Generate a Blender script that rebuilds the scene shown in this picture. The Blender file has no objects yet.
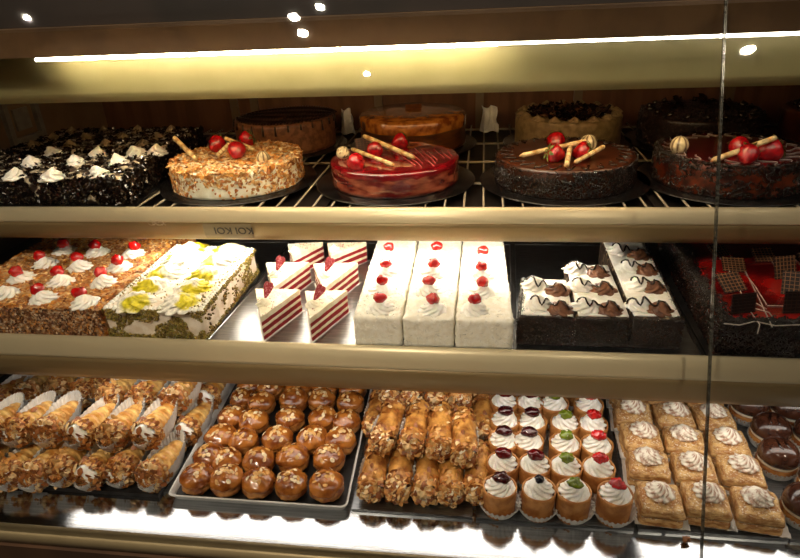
import bpy, math, random
from mathutils import Vector, Matrix, noise
rnd = random.Random(11)
SC = bpy.context.scene
COL = SC.collection
PI = math.pi
U = rnd.uniform

# ------------------------------------------------------------------ camera
H = 1.45
FPX, CX, CY = 600.0, 400.0, 279.0
Yc = Vector((85, 299, -600)).normalized()
Xc = Vector((4450, -79, 600)); Xc = (Xc - Yc * Xc.dot(Yc)).normalized()
Zc = Xc.cross(Yc)
Rw = Matrix((Xc, Yc, Zc))                       # camera -> world
def ray(px, py): return Rw @ Vector((px - CX, -(py - CY), -FPX))
def P(px, py, z):                               # where a sight line meets the level z
    d = ray(px, py); return Vector((0, 0, H)) + d * ((z - H) / d.z)
def PY(px, py, y):
    d = ray(px, py); return Vector((0, 0, H)) + d * (y / d.y)
cam = bpy.data.cameras.new('camera'); co = bpy.data.objects.new('camera', cam); COL.objects.link(co)
cam.sensor_width = 36; cam.lens = FPX / 800 * 36; cam.clip_start = .02
co.matrix_world = Matrix.Translation((0, 0, H)) @ Rw.to_4x4()
SC.camera = co

# ------------------------------------------------------------------ helpers
def lin(h):
    if isinstance(h, (tuple, list)): return tuple(h)[:3]
    h = h.lstrip('#'); o = []
    for i in (0, 2, 4):
        c = int(h[i:i+2], 16) / 255
        o.append(c / 12.92 if c <= .04045 else ((c + .055) / 1.055) ** 2.4)
    return tuple(o)
MATS = {}
def mat(name, c1, c2=None, scale=60, rough=.5, bump=0, bscale=150, metal=0, coat=0, sss=0, vcol=False, spec=.5,
        edge=(.4, .6), dust=None, emit=None, estr=0, aniso=None):
    m = bpy.data.materials.new(name); m.use_nodes = True; nt = m.node_tree; N = nt.nodes; L = nt.links
    b = N['Principled BSDF']
    b.inputs['Roughness'].default_value = rough; b.inputs['Metallic'].default_value = metal
    b.inputs['Specular IOR Level'].default_value = spec
    b.inputs['Coat Weight'].default_value = coat; b.inputs['Coat Roughness'].default_value = .08
    if sss:
        b.inputs['Subsurface Weight'].default_value = sss
        b.inputs['Subsurface Radius'].default_value = (1, .6, .4); b.inputs['Subsurface Scale'].default_value = .004
    tc = N.new('ShaderNodeTexCoord'); oi = N.new('ShaderNodeObjectInfo')
    va = N.new('ShaderNodeVectorMath'); va.operation = 'ADD'
    mu = N.new('ShaderNodeMath'); mu.operation = 'MULTIPLY'; mu.inputs[1].default_value = 7.3
    L.new(oi.outputs['Random'], mu.inputs[0]); L.new(tc.outputs['Object'], va.inputs[0]); L.new(mu.outputs[0], va.inputs[1])
    crd = va.outputs[0]
    if aniso:
        mp = N.new('ShaderNodeMapping'); mp.inputs['Scale'].default_value = aniso
        L.new(crd, mp.inputs['Vector']); crd = mp.outputs[0]
    n = N.new('ShaderNodeTexNoise'); n.inputs['Scale'].default_value = scale; n.inputs['Detail'].default_value = 4
    L.new(crd, n.inputs['Vector'])
    rp = N.new('ShaderNodeValToRGB'); rp.color_ramp.elements[0].position = edge[0]; rp.color_ramp.elements[1].position = edge[1]
    if vcol:
        at = N.new('ShaderNodeAttribute'); at.attribute_name = 'Col'
        rp.color_ramp.elements[0].color = (.72, .72, .72, 1); rp.color_ramp.elements[1].color = (1.1, 1.1, 1.1, 1)
        mx = N.new('ShaderNodeMix'); mx.data_type = 'RGBA'; mx.blend_type = 'MULTIPLY'; mx.inputs[0].default_value = 1
        L.new(at.outputs['Color'], mx.inputs[6]); L.new(rp.outputs[0], mx.inputs[7]); cout = mx.outputs[2]
    else:
        a, c = lin(c1), lin(c2 or c1)
        rp.color_ramp.elements[0].color = (*a, 1); rp.color_ramp.elements[1].color = (*c, 1); cout = rp.outputs[0]
    L.new(n.outputs['Fac'], rp.inputs[0])
    if dust:                                     # powder lying on faces that look up
        n2 = N.new('ShaderNodeTexNoise'); n2.inputs['Scale'].default_value = dust[1]; n2.inputs['Detail'].default_value = 6
        L.new(crd, n2.inputs['Vector'])
        ge = N.new('ShaderNodeNewGeometry'); sx = N.new('ShaderNodeSeparateXYZ'); L.new(ge.outputs['Normal'], sx.inputs[0])
        r2 = N.new('ShaderNodeMapRange'); r2.inputs[1].default_value = dust[2]; r2.inputs[2].default_value = dust[2] + .08
        L.new(n2.outputs['Fac'], r2.inputs[0])
        r3 = N.new('ShaderNodeMapRange'); r3.inputs[1].default_value = .35; r3.inputs[2].default_value = .8; L.new(sx.outputs['Z'], r3.inputs[0])
        mm = N.new('ShaderNodeMath'); mm.operation = 'MULTIPLY'; L.new(r2.outputs[0], mm.inputs[0]); L.new(r3.outputs[0], mm.inputs[1])
        m2 = N.new('ShaderNodeMix'); m2.data_type = 'RGBA'; L.new(mm.outputs[0], m2.inputs[0]); L.new(cout, m2.inputs[6])
        m2.inputs[7].default_value = (*lin(dust[0]), 1); cout = m2.outputs[2]
    L.new(cout, b.inputs['Base Color'])
    if bump:
        nb = N.new('ShaderNodeTexNoise'); nb.inputs['Scale'].default_value = bscale; nb.inputs['Detail'].default_value = 5
        L.new(crd, nb.inputs['Vector'])
        bp = N.new('ShaderNodeBump'); bp.inputs['Strength'].default_value = bump; bp.inputs['Distance'].default_value = .003
        L.new(nb.outputs['Fac'], bp.inputs['Height']); L.new(bp.outputs[0], b.inputs['Normal'])
    if emit:
        b.inputs['Emission Color'].default_value = (*lin(emit), 1); b.inputs['Emission Strength'].default_value = estr
    MATS[name] = m
    return m

class MB:
    def __init__(s): s.v = []; s.f = []; s.c = []
    def add(s, vs, fs, col=(1, 1, 1)):
        o = len(s.v); s.v += [Vector(v) for v in vs]; s.f += [tuple(i + o for i in f) for f in fs]
        if isinstance(col, list): s.c += col
        else: s.c += [col] * len(vs)
        return s
    def merge(s, o, M=None):
        s.add([M @ v for v in o.v] if M else o.v, o.f, list(o.c)); return s
    def jitter(s, a, sc, seed=0):
        for i, v in enumerate(s.v):
            s.v[i] = v + noise.noise_vector(v * sc + Vector((seed, seed * 2.1, 3))) * a
        return s
    def clamp(s, zmin=None, ymin=None, xabs=None):
        for v in s.v:
            if xabs: v.x = max(-xabs, min(xabs, v.x))
            if zmin is not None and v.z < zmin: v.z = zmin
            if ymin is not None and v.y < ymin: v.y = ymin
        return s
    def build(s, name, m, parent=None, org=None, smooth=True):
        me = bpy.data.meshes.new(name)
        vs = [v - org for v in s.v] if org is not None else s.v
        me.from_pydata([tuple(v) for v in vs], [], s.f); me.update()
        at = me.attributes.new('Col', 'FLOAT_COLOR', 'POINT')
        flat = []
        for c in s.c: flat += [c[0], c[1], c[2], 1.0]
        at.data.foreach_set('color', flat)
        if smooth: me.polygons.foreach_set('use_smooth', [True] * len(me.polygons))
        me.materials.append(m)
        o = bpy.data.objects.new(name, me); COL.objects.link(o)
        if parent: o.parent = parent
        return o
def tag(o, label, cat, group=None):
    o['label'] = label; o['category'] = cat
    if group: o['group'] = group
    return o
def thing(name, label, cat, loc, group=None):
    o = bpy.data.objects.new(name, None); COL.objects.link(o); o.empty_display_size = .02
    o.location = loc; return tag(o, label, cat, group)
def dup(root):
    def cp(o, par):
        c = o.copy(); COL.objects.link(c)
        if par: c.parent = par
        for ch in kids[o.name]: cp(ch, c)
        return c
    kids = {}
    def walk(o):
        kids[o.name] = [k for k in ALLKIDS(o)]
        for k in kids[o.name]: walk(k)
    walk(root); return cp(root, None)
def ALLKIDS(o): return list(o.children)

# shapes ------------------------------------------------------------
def grid_faces(nu, nv, wrap=False):
    F = []
    for j in range(nv - 1):
        for i in range(nu if wrap else nu - 1):
            a = j * nu + i; b = j * nu + (i + 1) % nu
            F.append((a, b, b + nu, a + nu))
    return F
def lathe(prof, n=40, rf=None, cx=0, cy=0, col=(1, 1, 1), ex=1, ey=1):
    vs = []
    for j, (r, z) in enumerate(prof):
        for i in range(n):
            t = 2 * PI * i / n; q = r * (rf(t, j) if rf else 1)
            vs.append((cx + q * math.cos(t) * ex, cy + q * math.sin(t) * ey, z))
    return MB().add(vs, grid_faces(n, len(prof), True), col)
def sphere(c, rx, ry=None, rz=None, nu=16, nv=10, amp=0, fr=60, seed=0, col=(1, 1, 1)):
    ry = ry or rx; rz = rz or rx; vs = []
    for j in range(nv + 1):
        a = -PI / 2 + PI * j / nv; q = max(math.cos(a), .001)
        for i in range(nu):
            t = 2 * PI * i / nu; d = Vector((q * math.cos(t), q * math.sin(t), math.sin(a)))
            k = 1 + amp * noise.noise(d * fr * .03 + Vector((seed, seed, 0)))
            vs.append((c[0] + d.x * rx * k, c[1] + d.y * ry * k, c[2] + d.z * rz * k))
    return MB().add(vs, grid_faces(nu, nv + 1, True), col)
def tube(path, r, n=6, col=(1, 1, 1), cap=True):
    path = [Vector(p) for p in path]; vs = []; m = len(path)
    for k, p in enumerate(path):
        d = (path[min(k + 1, m - 1)] - path[max(k - 1, 0)]).normalized()
        s = d.cross(Vector((0, 0, 1)));
        if s.length < .1: s = d.cross(Vector((1, 0, 0)))
        s.normalize(); u = s.cross(d); rr = r[k] if isinstance(r, list) else r
        for i in range(n):
            t = 2 * PI * i / n; vs.append(p + (s * math.cos(t) + u * math.sin(t)) * rr)
    F = grid_faces(n, m, True)
    if cap: F += [tuple(range(n))[::-1], tuple(range((m - 1) * n, m * n))]
    c = col
    if isinstance(col, list): c = [q for q in col for _ in range(n)]
    return MB().add(vs, F, c)
def box(x0, x1, y0, y1, z0, z1, col=(1, 1, 1)):
    vs = [(x, y, z) for z in (z0, z1) for y in (y0, y1) for x in (x0, x1)]
    return MB().add(vs, [(0, 2, 3, 1), (4, 5, 7, 6), (0, 1, 5, 4), (2, 6, 7, 3), (0, 4, 6, 2), (1, 3, 7, 5)], col)
def extrude_x(prof, x0, x1, nx=2, close=True):
    n = len(prof); vs = []
    for k in range(nx):
        x = x0 + (x1 - x0) * k / (nx - 1); vs += [(x, y, z) for y, z in prof]
    F = grid_faces(n, nx, close)
    if close: F += [tuple(range(n))[::-1], tuple(range((nx - 1) * n, nx * n))]
    return MB().add(vs, F)
def bil(q, u, v):
    return (q[0] * (1 - u) + q[1] * u) * (1 - v) + (q[3] * (1 - u) + q[2] * u) * v
def slab(q, z0, h, r=.006, step=.006, amp=.0, fr=120, seed=0, flare=0):
    """soft block over the ground quad q (fl, fr, br, bl), rounded above, uneven skin"""
    q = [Vector((p[0], p[1], 0)) for p in q]
    L = (((q[1] - q[0]).length + (q[2] - q[3]).length) / 2, ((q[3] - q[0]).length + (q[2] - q[1]).length) / 2, h)
    n = [max(3, int(l / step) + 1) for l in L]
    idx = {}; vs = []; F = []
    def vid(i, j, k):
        key = (i, j, k)
        if key in idx: return idx[key]
        p = [L[0] * i / n[0], L[1] * j / n[1], L[2] * k / n[2]]
        c = [min(max(p[0], r), L[0] - r), min(max(p[1], r), L[1] - r), min(p[2], L[2] - r)]
        d = Vector((p[0] - c[0], p[1] - c[1], p[2] - c[2]))
        if d.length > r: d = d.normalized() * r
        p = Vector(c) + d
        w = bil(q, p.x / L[0], p.y / L[1]); w.z = z0 + p.z
        idx[key] = len(vs); vs.append(w); return idx[key]
    for i in range(n[0]):
        for j in range(n[1]):
            F.append((vid(i, j, n[2]), vid(i+1, j, n[2]), vid(i+1, j+1, n[2]), vid(i, j+1, n[2])))
            F.append((vid(i, j, 0), vid(i, j+1, 0), vid(i+1, j+1, 0), vid(i+1, j, 0)))
    for k in range(n[2]):
        for i in range(n[0]):
            F.append((vid(i, 0, k), vid(i+1, 0, k), vid(i+1, 0, k+1), vid(i, 0, k+1)))
            F.append((vid(i+1, n[1], k), vid(i, n[1], k), vid(i, n[1], k+1), vid(i+1, n[1], k+1)))
        for j in range(n[1]):
            F.append((vid(0, j+1, k), vid(0, j, k), vid(0, j, k+1), vid(0, j+1, k+1)))
            F.append((vid(n[0], j, k), vid(n[0], j+1, k), vid(n[0], j+1, k+1), vid(n[0], j, k+1)))
    mb = MB().add(vs, F)
    if amp:
        for i, v in enumerate(mb.v):
            if v.z > z0 + .001: mb.v[i] = v + noise.noise_vector(v * fr + Vector((seed, 0, seed))) * amp
    return mb
def rosette(c, r, h, k=8, twist=2.2, tilt=(0, 0), seed=0, colf=None, nr=13):
    vs = []; cols = []; n = k * 6; tw = twist * (1 if seed % 2 else -1)
    for j in range(nr + 1):
        t = j / nr
        base = (1 - t) ** .75 * (1 + .05 * math.sin(t * 15)) if t < 1 else .02
        if t < .12: base *= .86 + t * 1.2
        for i in range(n):
            a = 2 * PI * i / n
            lob = 1 + .17 * (abs(math.cos(k * .5 * (a + tw * t + seed))) * 2 - 1) * (1 - .3 * t)
            R = r * max(base, .02) * lob
            p = Vector((R * math.cos(a), R * math.sin(a), h * t))
            p += noise.noise_vector(p * 90 + Vector((seed * 3.1, 0, 0))) * r * .09
            p.x += tilt[0] * t * t * h; p.y += tilt[1] * t * t * h
            vs.append(Vector(c) + p); cols.append(colf(p, lob) if colf else (1, 1, 1))
    return MB().add(vs, grid_faces(n, nr + 1, True) + [tuple(range(n))[::-1]], cols)
def basis(nm):
    nm = Vector(nm).normalized(); t = nm.cross(Vector((U(-1, 1), U(-1, 1), U(-1, 1))))
    if t.length < .01: t = nm.cross(Vector((1, .3, 0)))
    t.normalize(); return t, nm.cross(t), nm
def flake(mb, c, nm, a, b, col, tilt=.6, bend=.25):
    nm = Vector(nm) + Vector((U(-tilt, tilt), U(-tilt, tilt), U(-tilt, tilt)))
    t, s, n = basis(nm); c = Vector(c); vs = [c + n * a * bend * .5]
    for i in range(7):
        w = 2 * PI * i / 7; x = math.cos(w) * a * U(.85, 1.1); y = math.sin(w) * b * U(.85, 1.1)
        vs.append(c + t * x + s * y - n * (x * x / a) * bend)
    mb.add(vs, [(0, 1 + i, 1 + (i + 1) % 7) for i in range(7)], col)
def chunk(mb, c, r, col):
    t, s, n = basis((U(-1, 1), U(-1, 1), U(-1, 1))); c = Vector(c)
    a, b, d = r * U(.6, 1.3), r * U(.6, 1.2), r * U(.4, .9)
    mb.add([c + t*a, c - t*a, c + s*b, c - s*b, c + n*d, c - n*d],
           [(0,2,4),(2,1,4),(1,3,4),(3,0,4),(2,0,5),(1,2,5),(3,1,5),(0,3,5)], col)
def shaving(mb, c, nm, l, w, col, curl=1.0, tilt=.8):
    nm = Vector(nm) + Vector((U(-tilt, tilt), U(-tilt, tilt), U(-tilt, tilt)))
    t, s, n = basis(nm); c = Vector(c); vs = []; k = 4
    for i in range(k + 1):
        a = (i / k - .5) * curl * 2; x = math.sin(a) * l / max(curl, .2) * .6; z = (math.cos(a) - 1) * l * .5
        vs += [c + t * x + n * z + s * w * .5, c + t * x + n * z - s * w * .5]
    mb.add(vs, [(2*i, 2*i+1, 2*i+3, 2*i+2) for i in range(k)], col)
def stick(mb, c, nm, l, w, col, tilt=.5):
    t, s, n = basis(Vector(nm) + Vector((U(-tilt, tilt), U(-tilt, tilt), U(-tilt, tilt))))
    c = Vector(c); vs = []
    for x in (-l / 2, l / 2):
        vs += [c + t*x + s*w*.5, c + t*x + n*w*.5, c + t*x - s*w*.5, c + t*x - n*w*.5]
    mb.add(vs, [(0,1,5,4),(1,2,6,5),(2,3,7,6),(3,0,4,7),(0,3,2,1),(4,5,6,7)], col)
def liner(r0, r1, h, k=22, amp=.0012, ex=1, ey=1, back=0, rag=.0):
    n = k * 4; vs = []; ts = [0, .0, .3, .65, 1]
    for j, t in enumerate(ts):
        for i in range(n):
            a = 2 * PI * i / n
            tri = abs(((i / 4.0 * 1.0) % 1) * 2 - 1) * 2 - 1
            r = (r0 * .05 if j == 0 else r0 + (r1 - r0) * t + amp * tri * min(1, t * 2))
            hh = h * (1 + back * math.sin(a)) + rag * noise.noise(Vector((math.cos(a) * 2, math.sin(a) * 2, k)))
            vs.append((r * math.cos(a) * ex, r * math.sin(a) * ey, .0004 + hh * t))
    return MB().add(vs, grid_faces(n, len(ts), True))
def on_slab(q, z0, h, face):
    q = [Vector((p[0], p[1], 0)) for p in q]; u = U(0, 1); w = U(0, 1)
    if face == 't':
        p = bil(q, U(.01, .99), U(.01, .99)); p.z = z0 + h; return p, Vector((0, 0, 1))
    a, b = {'f': (0, 1), 'r': (1, 2), 'b': (2, 3), 'l': (3, 0)}[face]
    p = q[a].lerp(q[b], u); d = q[b] - q[a]; p.z = z0 + h * w; return p, Vector((d.y, -d.x, 0)).normalized()
def wavy(p0, p1, n=14, amp=.004, fr=3, z=0):
    p0, p1 = Vector(p0), Vector(p1); d = p1 - p0; s = Vector((-d.y, d.x, 0)).normalized(); out = []
    for i in range(n + 1):
        t = i / n; out.append(p0 + d * t + s * amp * math.sin(t * fr * 2 * PI) + Vector((0, 0, z)))
    return out

# ------------------------------------------------------------------ materials
m_cream = mat('whipped_cream', '#f4f0e4', '#fffdf6', 80, .45, .15, 300, sss=.15)
m_creamd = mat('dusted_cream', '#ffffff', None, 20, .5, .1, 300, vcol=True, edge=(.0, .35))
m_ivory = mat('buttercream', '#ece2c4', '#faf4de', 70, .5, .3, 260, sss=.1)
m_sponge_red = mat('red_sponge', '#7d0613', '#a8101f', 400, .8, .8, 500)
m_nut = mat('chopped_nuts', '#ffffff', None, 160, .5, .05, 300, vcol=True)
m_vc = mat('coloured_matter', '#ffffff', None, 120, .5, .1, 300, vcol=True)
m_vcg = mat('glossy_coloured_matter', '#ffffff', None, 120, .15, 0, 300, vcol=True, coat=.6)
m_cherry = mat('glazed_cherry', '#a90a0c', '#d31512', 90, .16, .12, 130, coat=.8, sss=.1)
m_straw = mat('strawberry_flesh', '#8f0712', '#c01019', 120, .18, .35, 420, coat=.8)
m_leaf = mat('strawberry_leaf', '#3c4f1c', '#7c8b45', 200, .6, .2)
m_choc = mat('dark_chocolate', '#120906', '#25130c', 120, .35, .1, 200)
m_chocg = mat('glossy_dark_chocolate', '#150a07', '#2a150d', 60, .14, .06, 90, coat=.5)
m_ganache = mat('milk_ganache', '#3d1b0c', '#4d2512', 50, .3, .06, 60, coat=.3)
m_chocmilk = mat('milk_chocolate_cream', '#5a3520', '#7f5236', 90, .4, .2, 260)
m_redglaze = mat('red_fruit_glaze', '#56050c', '#850c15', 26, .07, .15, 35, coat=1, edge=(.35, .7))
m_redside = mat('red_jelly_side', '#5a0a0d', '#a85a3f', 22, .12, .1, 40, coat=1, edge=(.42, .66), aniso=(1, 1, 3))
m_darkred = mat('dark_red_glaze', '#32050a', '#54090f', 20, .07, .1, 30, coat=1)
m_caramel = mat('caramel_glaze', '#74380e', '#b06c2a', 45, .2, .3, 140, coat=.5)
m_choux = mat('choux_pastry', '#8a4a18', '#c08440', 60, .5, .8, 160)
m_horn = mat('golden_pastry', '#c08236', '#e8bd70', 60, .38, .35, 220, coat=.25)
m_fried = mat('fried_pastry', '#844a18', '#d49a4c', 60, .36, .7, 180, coat=.2, edge=(.35, .65))
m_wafer = mat('wafer_roll', '#a0652f', '#c48a4c', 60, .5, .25, 240)
m_flaky = mat('flaky_pastry', '#b27a40', '#e2b878', 90, .5, .7, 260, dust=('#f4e6cc', 330, .565), aniso=(1, 1, 3))
m_paper = mat('white_paper', '#d9d7d2', '#ebe9e4', 40, .7, .1, 200)
m_steel = mat('brushed_steel', '#8d8f92', '#a9abad', 30, .3, .06, 300, metal=1, aniso=(1, 25, 1))
m_deck = mat('deck_steel', '#a9abae', '#c0c3c6', 24, .11, .02, 160, metal=1, aniso=(.4, 12, 1))
m_tray = mat('pale_tray', '#d6d4d0', '#dfddd9', 30, .4, .05, 200)
m_traydark = mat('dark_tray', '#2c2a29', '#3c3938', 30, .4, .05, 200, metal=.6)
m_board = mat('black_cake_board', '#0a0909', '#151313', 40, .25, .05, 200)
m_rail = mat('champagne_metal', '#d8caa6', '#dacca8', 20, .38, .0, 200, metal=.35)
m_rail_shade = mat('shaded_rail_metal', '#8f7a54', '#927d57', 20, .42, .0, 200, metal=.3)  # shade on the rail's lower half put into a browner metal colour
m_sill = mat('dull_sill_metal', '#84765a', '#897b5e', 20, .4, 0, 200, metal=.4)
m_gold = mat('gold_panel', '#90875a', '#978e61', 12, .5, .02, 100)
m_canopy = mat('brown_canopy', '#5b4530', '#6b5238', 14, .35, .02, 60, metal=.3)
m_dark = mat('dark_interior', '#120d0b', '#1b1411', 10, .5)
m_back = mat('back_door_panel', '#5c4030', '#6b4a37', 6, .25, .02, 40, aniso=(6, 1, .6))
m_side = mat('side_panel_laminate', '#5e4a33', '#6b563d', 9, .5)
m_base = mat('cabinet_brown', '#2b1c12', '#352316', 10, .4)
m_wire = mat('white_wire', '#9a8e76', '#a89c84', 50, .35)
m_edge = mat('glass_edge', '#3b3a36', '#77756c', 30, .12, 0, 50, metal=.7, aniso=(1, 1, 12))
m_floor = mat('floor_tile', '#3a3029', '#4a3e34', 5, .4)
m_wall = mat('dim_plaster', '#3b2a1f', '#46342a', 3, .8)
m_ceil = mat('ceiling_paint', '#3d3025', '#463a2e', 3, .9)
m_tubeA = mat('warm_light_tube', '#ffffff', emit='#fff0d2', estr=78)
m_tubeB = mat('dim_light_tube', '#ffffff', emit='#fff4e2', estr=11)
m_tubeC = mat('white_light_tube', '#ffffff', emit='#fff1da', estr=52)
m_tubeD = mat('deck_light_tube', '#ffffff', emit='#fff6ea', estr=3.6)
m_letter = mat('dark_reflected_lettering', '#2b2119')
m_reflection = mat('grey_bag_reflection', '#7d6f55', '#83755a', 30, .5)
m_sock = mat('grey_socket', '#5f5b55', '#6d6861', 40, .5)
# clear pane: mostly see-through, a little mirror
m_glass = bpy.data.materials.new('clear_glass'); m_glass.use_nodes = True
_n = m_glass.node_tree; _n.nodes.remove(_n.nodes['Principled BSDF'])
_t = _n.nodes.new('ShaderNodeBsdfTransparent'); _t.inputs[0].default_value = (.97, .97, .96, 1)
_g = _n.nodes.new('ShaderNodeBsdfGlossy'); _g.inputs['Roughness'].default_value = .015
_x = _n.nodes.new('ShaderNodeMixShader'); _fr = _n.nodes.new('ShaderNodeFresnel'); _fr.inputs[0].default_value = 1.5
_n.links.new(_fr.outputs[0], _x.inputs[0]); _n.links.new(_t.outputs[0], _x.inputs[1]); _n.links.new(_g.outputs[0], _x.inputs[2])
_n.links.new(_x.outputs[0], _n.nodes['Material Output'].inputs[0])

NUT = [lin(c) for c in ('#cb8c48', '#b87433', '#dcaa66', '#a05e2a', '#ecc890', '#8a4e22')]
ORG = [lin(c) for c in ('#c8822f', '#b56a1e', '#d99a45')]
ALM = [lin(c) for c in ('#e9c58d', '#d9a763', '#f3ddb2', '#c98b45')]
CHO = [lin(c) for c in ('#0e0705', '#190d08', '#24140d', '#0a0504')]

# ------------------------------------------------------------------ setting
def struct(o): o['kind'] = 'structure'; return o
struct(box(-3.2, 3.2, -3.2, 2.3, -.05, 0).build('floor', m_floor, smooth=False))
struct(box(-3.2, 3.2, -3.2, 2.3, 2.75, 2.8).build('ceiling', m_ceil, smooth=False))
struct(box(-3.2, 3.2, 2.3, 2.35, 0, 2.75).build('wall_back', m_wall, smooth=False))

SB = 1.15
ZD, ZM, ZT = H - (H - .76) * SB, .92, 1.09
def low(pr): return [(y * SB, H - (H - z) * SB) for y, z in pr]
XL, XR = -1.12, 1.15
case = thing('display_case', 'glass-fronted pastry display case with three lit shelves and champagne metal rails', 'display case', (0, 1.1, 0))
CO = Vector((0, 1.1, 0))
def cpart(mb, name, m, smooth=False, parent=None): return mb.build(name, m, parent or case, CO if parent is None else CO, smooth)
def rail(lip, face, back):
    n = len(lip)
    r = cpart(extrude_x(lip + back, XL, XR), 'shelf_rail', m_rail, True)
    cpart(extrude_x(face, XL, XR), 'shaded_rail_face', m_rail_shade, True, r)
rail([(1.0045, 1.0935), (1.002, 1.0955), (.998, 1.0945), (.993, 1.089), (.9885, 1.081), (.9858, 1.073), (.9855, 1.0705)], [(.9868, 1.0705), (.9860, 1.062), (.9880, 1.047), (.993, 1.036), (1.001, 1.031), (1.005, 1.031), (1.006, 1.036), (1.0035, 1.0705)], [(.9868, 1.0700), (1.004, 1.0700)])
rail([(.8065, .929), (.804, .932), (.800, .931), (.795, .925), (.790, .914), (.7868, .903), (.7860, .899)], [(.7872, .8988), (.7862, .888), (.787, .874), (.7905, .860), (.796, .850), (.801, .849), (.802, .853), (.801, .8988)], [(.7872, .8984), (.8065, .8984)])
cpart(box(XL, XR, 1.006, 1.70, 1.066, 1.076), 'upper_shelf', m_dark)
cpart(box(XL, XR, .8075, 1.70, .905, ZM), 'middle_shelf', m_traydark)
cpart(extrude_x([(1.70, ZD), (.556 * SB, ZD), (.556 * SB, ZD - .02), (1.70, ZD - .02)], XL, XR), 'deck', m_deck)
SI = [(.5555, .735), (.5555, .761), (.554, .762), (.5515, .7615), (.5505, .758), (.5502, .748), (.5475, .7475), (.547, .754), (.545, .7555), (.5425, .7535), (.5415, .744), (.543, .735)]
SI = low(SI)
cpart(extrude_x(SI, XL, XR), 'front_sill', m_sill, True)
cpart(box(XL, XR, .618, 1.72, 0, .627), 'base_cabinet', m_base)
cpart(box(XL, XR, 1.70, 1.72, .60, 1.5), 'back_panel', m_back)
for x in (-.72, -.66, -.30, -.02, .24, .62):
    cpart(box(x, x + .022, 1.69, 1.70, .93, 1.39), 'door_frame', m_side)
for x in (XL, XR):
    cpart(extrude_x([(.65, .656), (1.70, .656), (1.70, 1.5), (.99, 1.5)], x - .02, x), 'side_panel', m_side)
# wire rack
wr = MB(); x = XL + .02
while x < XR - .01:
    wr.merge(tube([(x, 1.008, ZT), (x, 1.69, ZT)], .0019, 6)); x += .0345
for y in (1.02, 1.17, 1.33, 1.5, 1.66): wr.merge(tube([(XL + .005, y, ZT - .0045), (XR - .005, y, ZT - .0045)], .0028, 6))
cpart(wr, 'wire_rack', m_wire, True)
for x in (-.95, -.3, .3, .95):
    cpart(box(x, x + .012, 1.012, 1.68, 1.0763, 1.0827), 'rack_support', m_dark)
# canopy
def can(pr): return [(y * 1.05, H - (H - z) * 1.05) for y, z in pr]
cpart(extrude_x([(.953, 1.3686), (.953, 1.4067), (.960, 1.411), (1.70, 1.411), (1.70, 1.388), (.99, 1.383), (.978, 1.3686)], XL, XR), 'canopy', m_canopy)
cpart(extrude_x([(.998, 1.4115), (.998, 1.5), (1.70, 1.5), (1.70, 1.4115)], XL, XR), 'canopy_top', m_dark)
cpart(extrude_x(can([(.966, 1.385), (.963, 1.36), (.966, 1.31), (.976, 1.2925), (.984, 1.2925), (.976, 1.385)]), XL, XR), 'canopy_panel', m_gold, True)
def ltube(x0, x1, y, z, r, m, n=10):
    return cpart(tube([(x0, y, z), (x1, y, z)], r, n), 'light_tube', m, True)
ltube(-.735, .02, .968, 1.3637, .0028, m_tubeA)
ltube(.021, .332, .968, 1.3640, .0022, m_tubeB)
ltube(.3325, .95, .968, 1.3640, .0026, m_tubeB)
ltube(-.80, .40, 1.055, 1.33, .006, mat('inner_light_tube', '#ffffff', emit='#ffd9a2', estr=26))
ltube(-.68, .17, 1.020, 1.0345, .006, m_tubeC)
for x0, x1 in ((-.85, .255), (.315, .92)):       # flat strip lamps under the middle rail, facing the deck
    cpart(MB().add([(x0, .8065, .8505), (x1, .8065, .8505), (x1, .882, .8505), (x0, .882, .8505)], [(0, 1, 2, 3)]).merge(box(x0, x1, .8065, .882, .8512, .857)), 'strip_lamp', m_tubeD)
# glass front, two leaning panes meeting at a seam
def gy(z): return .645 + .412 * (z - .691)
SX = .324
for x0, x1 in ((XL, SX - .0012), (SX + .0012, XR)):
    z0, z1 = .649, 1.46
    cpart(MB().add([(x0, gy(z0), z0), (x1, gy(z0), z0), (x1, gy(z1), z1), (x0, gy(z1), z1)], [(0, 1, 2, 3)]), 'glass_pane', m_glass)
ed = MB()
for dx, w in ((-.0012, .0009), (.0010, .0006)):
    z0, z1 = .649, 1.46
    ed.add([(SX + dx - w/2, gy(z0), z0), (SX + dx + w/2, gy(z0), z0), (SX + dx + w/2, gy(z1), z1), (SX + dx - w/2, gy(z1), z1),
            (SX + dx - w/2, gy(z0) + .006, z0), (SX + dx + w/2, gy(z0) + .006, z0), (SX + dx + w/2, gy(z1) + .006, z1), (SX + dx - w/2, gy(z1) + .006, z1)],
           [(0,1,2,3), (5,4,7,6), (1,5,6,2), (4,0,3,7)])
cpart(ed, 'glass_edge', m_edge)
# socket box on the left side panel
sb = MB()
sb.merge(box(XL, XL + .012, 1.30, 1.42, 1.14, 1.155)); sb.merge(box(XL, XL + .012, 1.30, 1.42, 1.235, 1.25))
sb.merge(box(XL, XL + .012, 1.30, 1.315, 1.155, 1.235)); sb.merge(box(XL, XL + .012, 1.405, 1.42, 1.155, 1.235)); sb.merge(box(XL, XL + .006, 1.335, 1.385, 1.17, 1.22))
cpart(sb, 'socket_box', m_sock)
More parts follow.
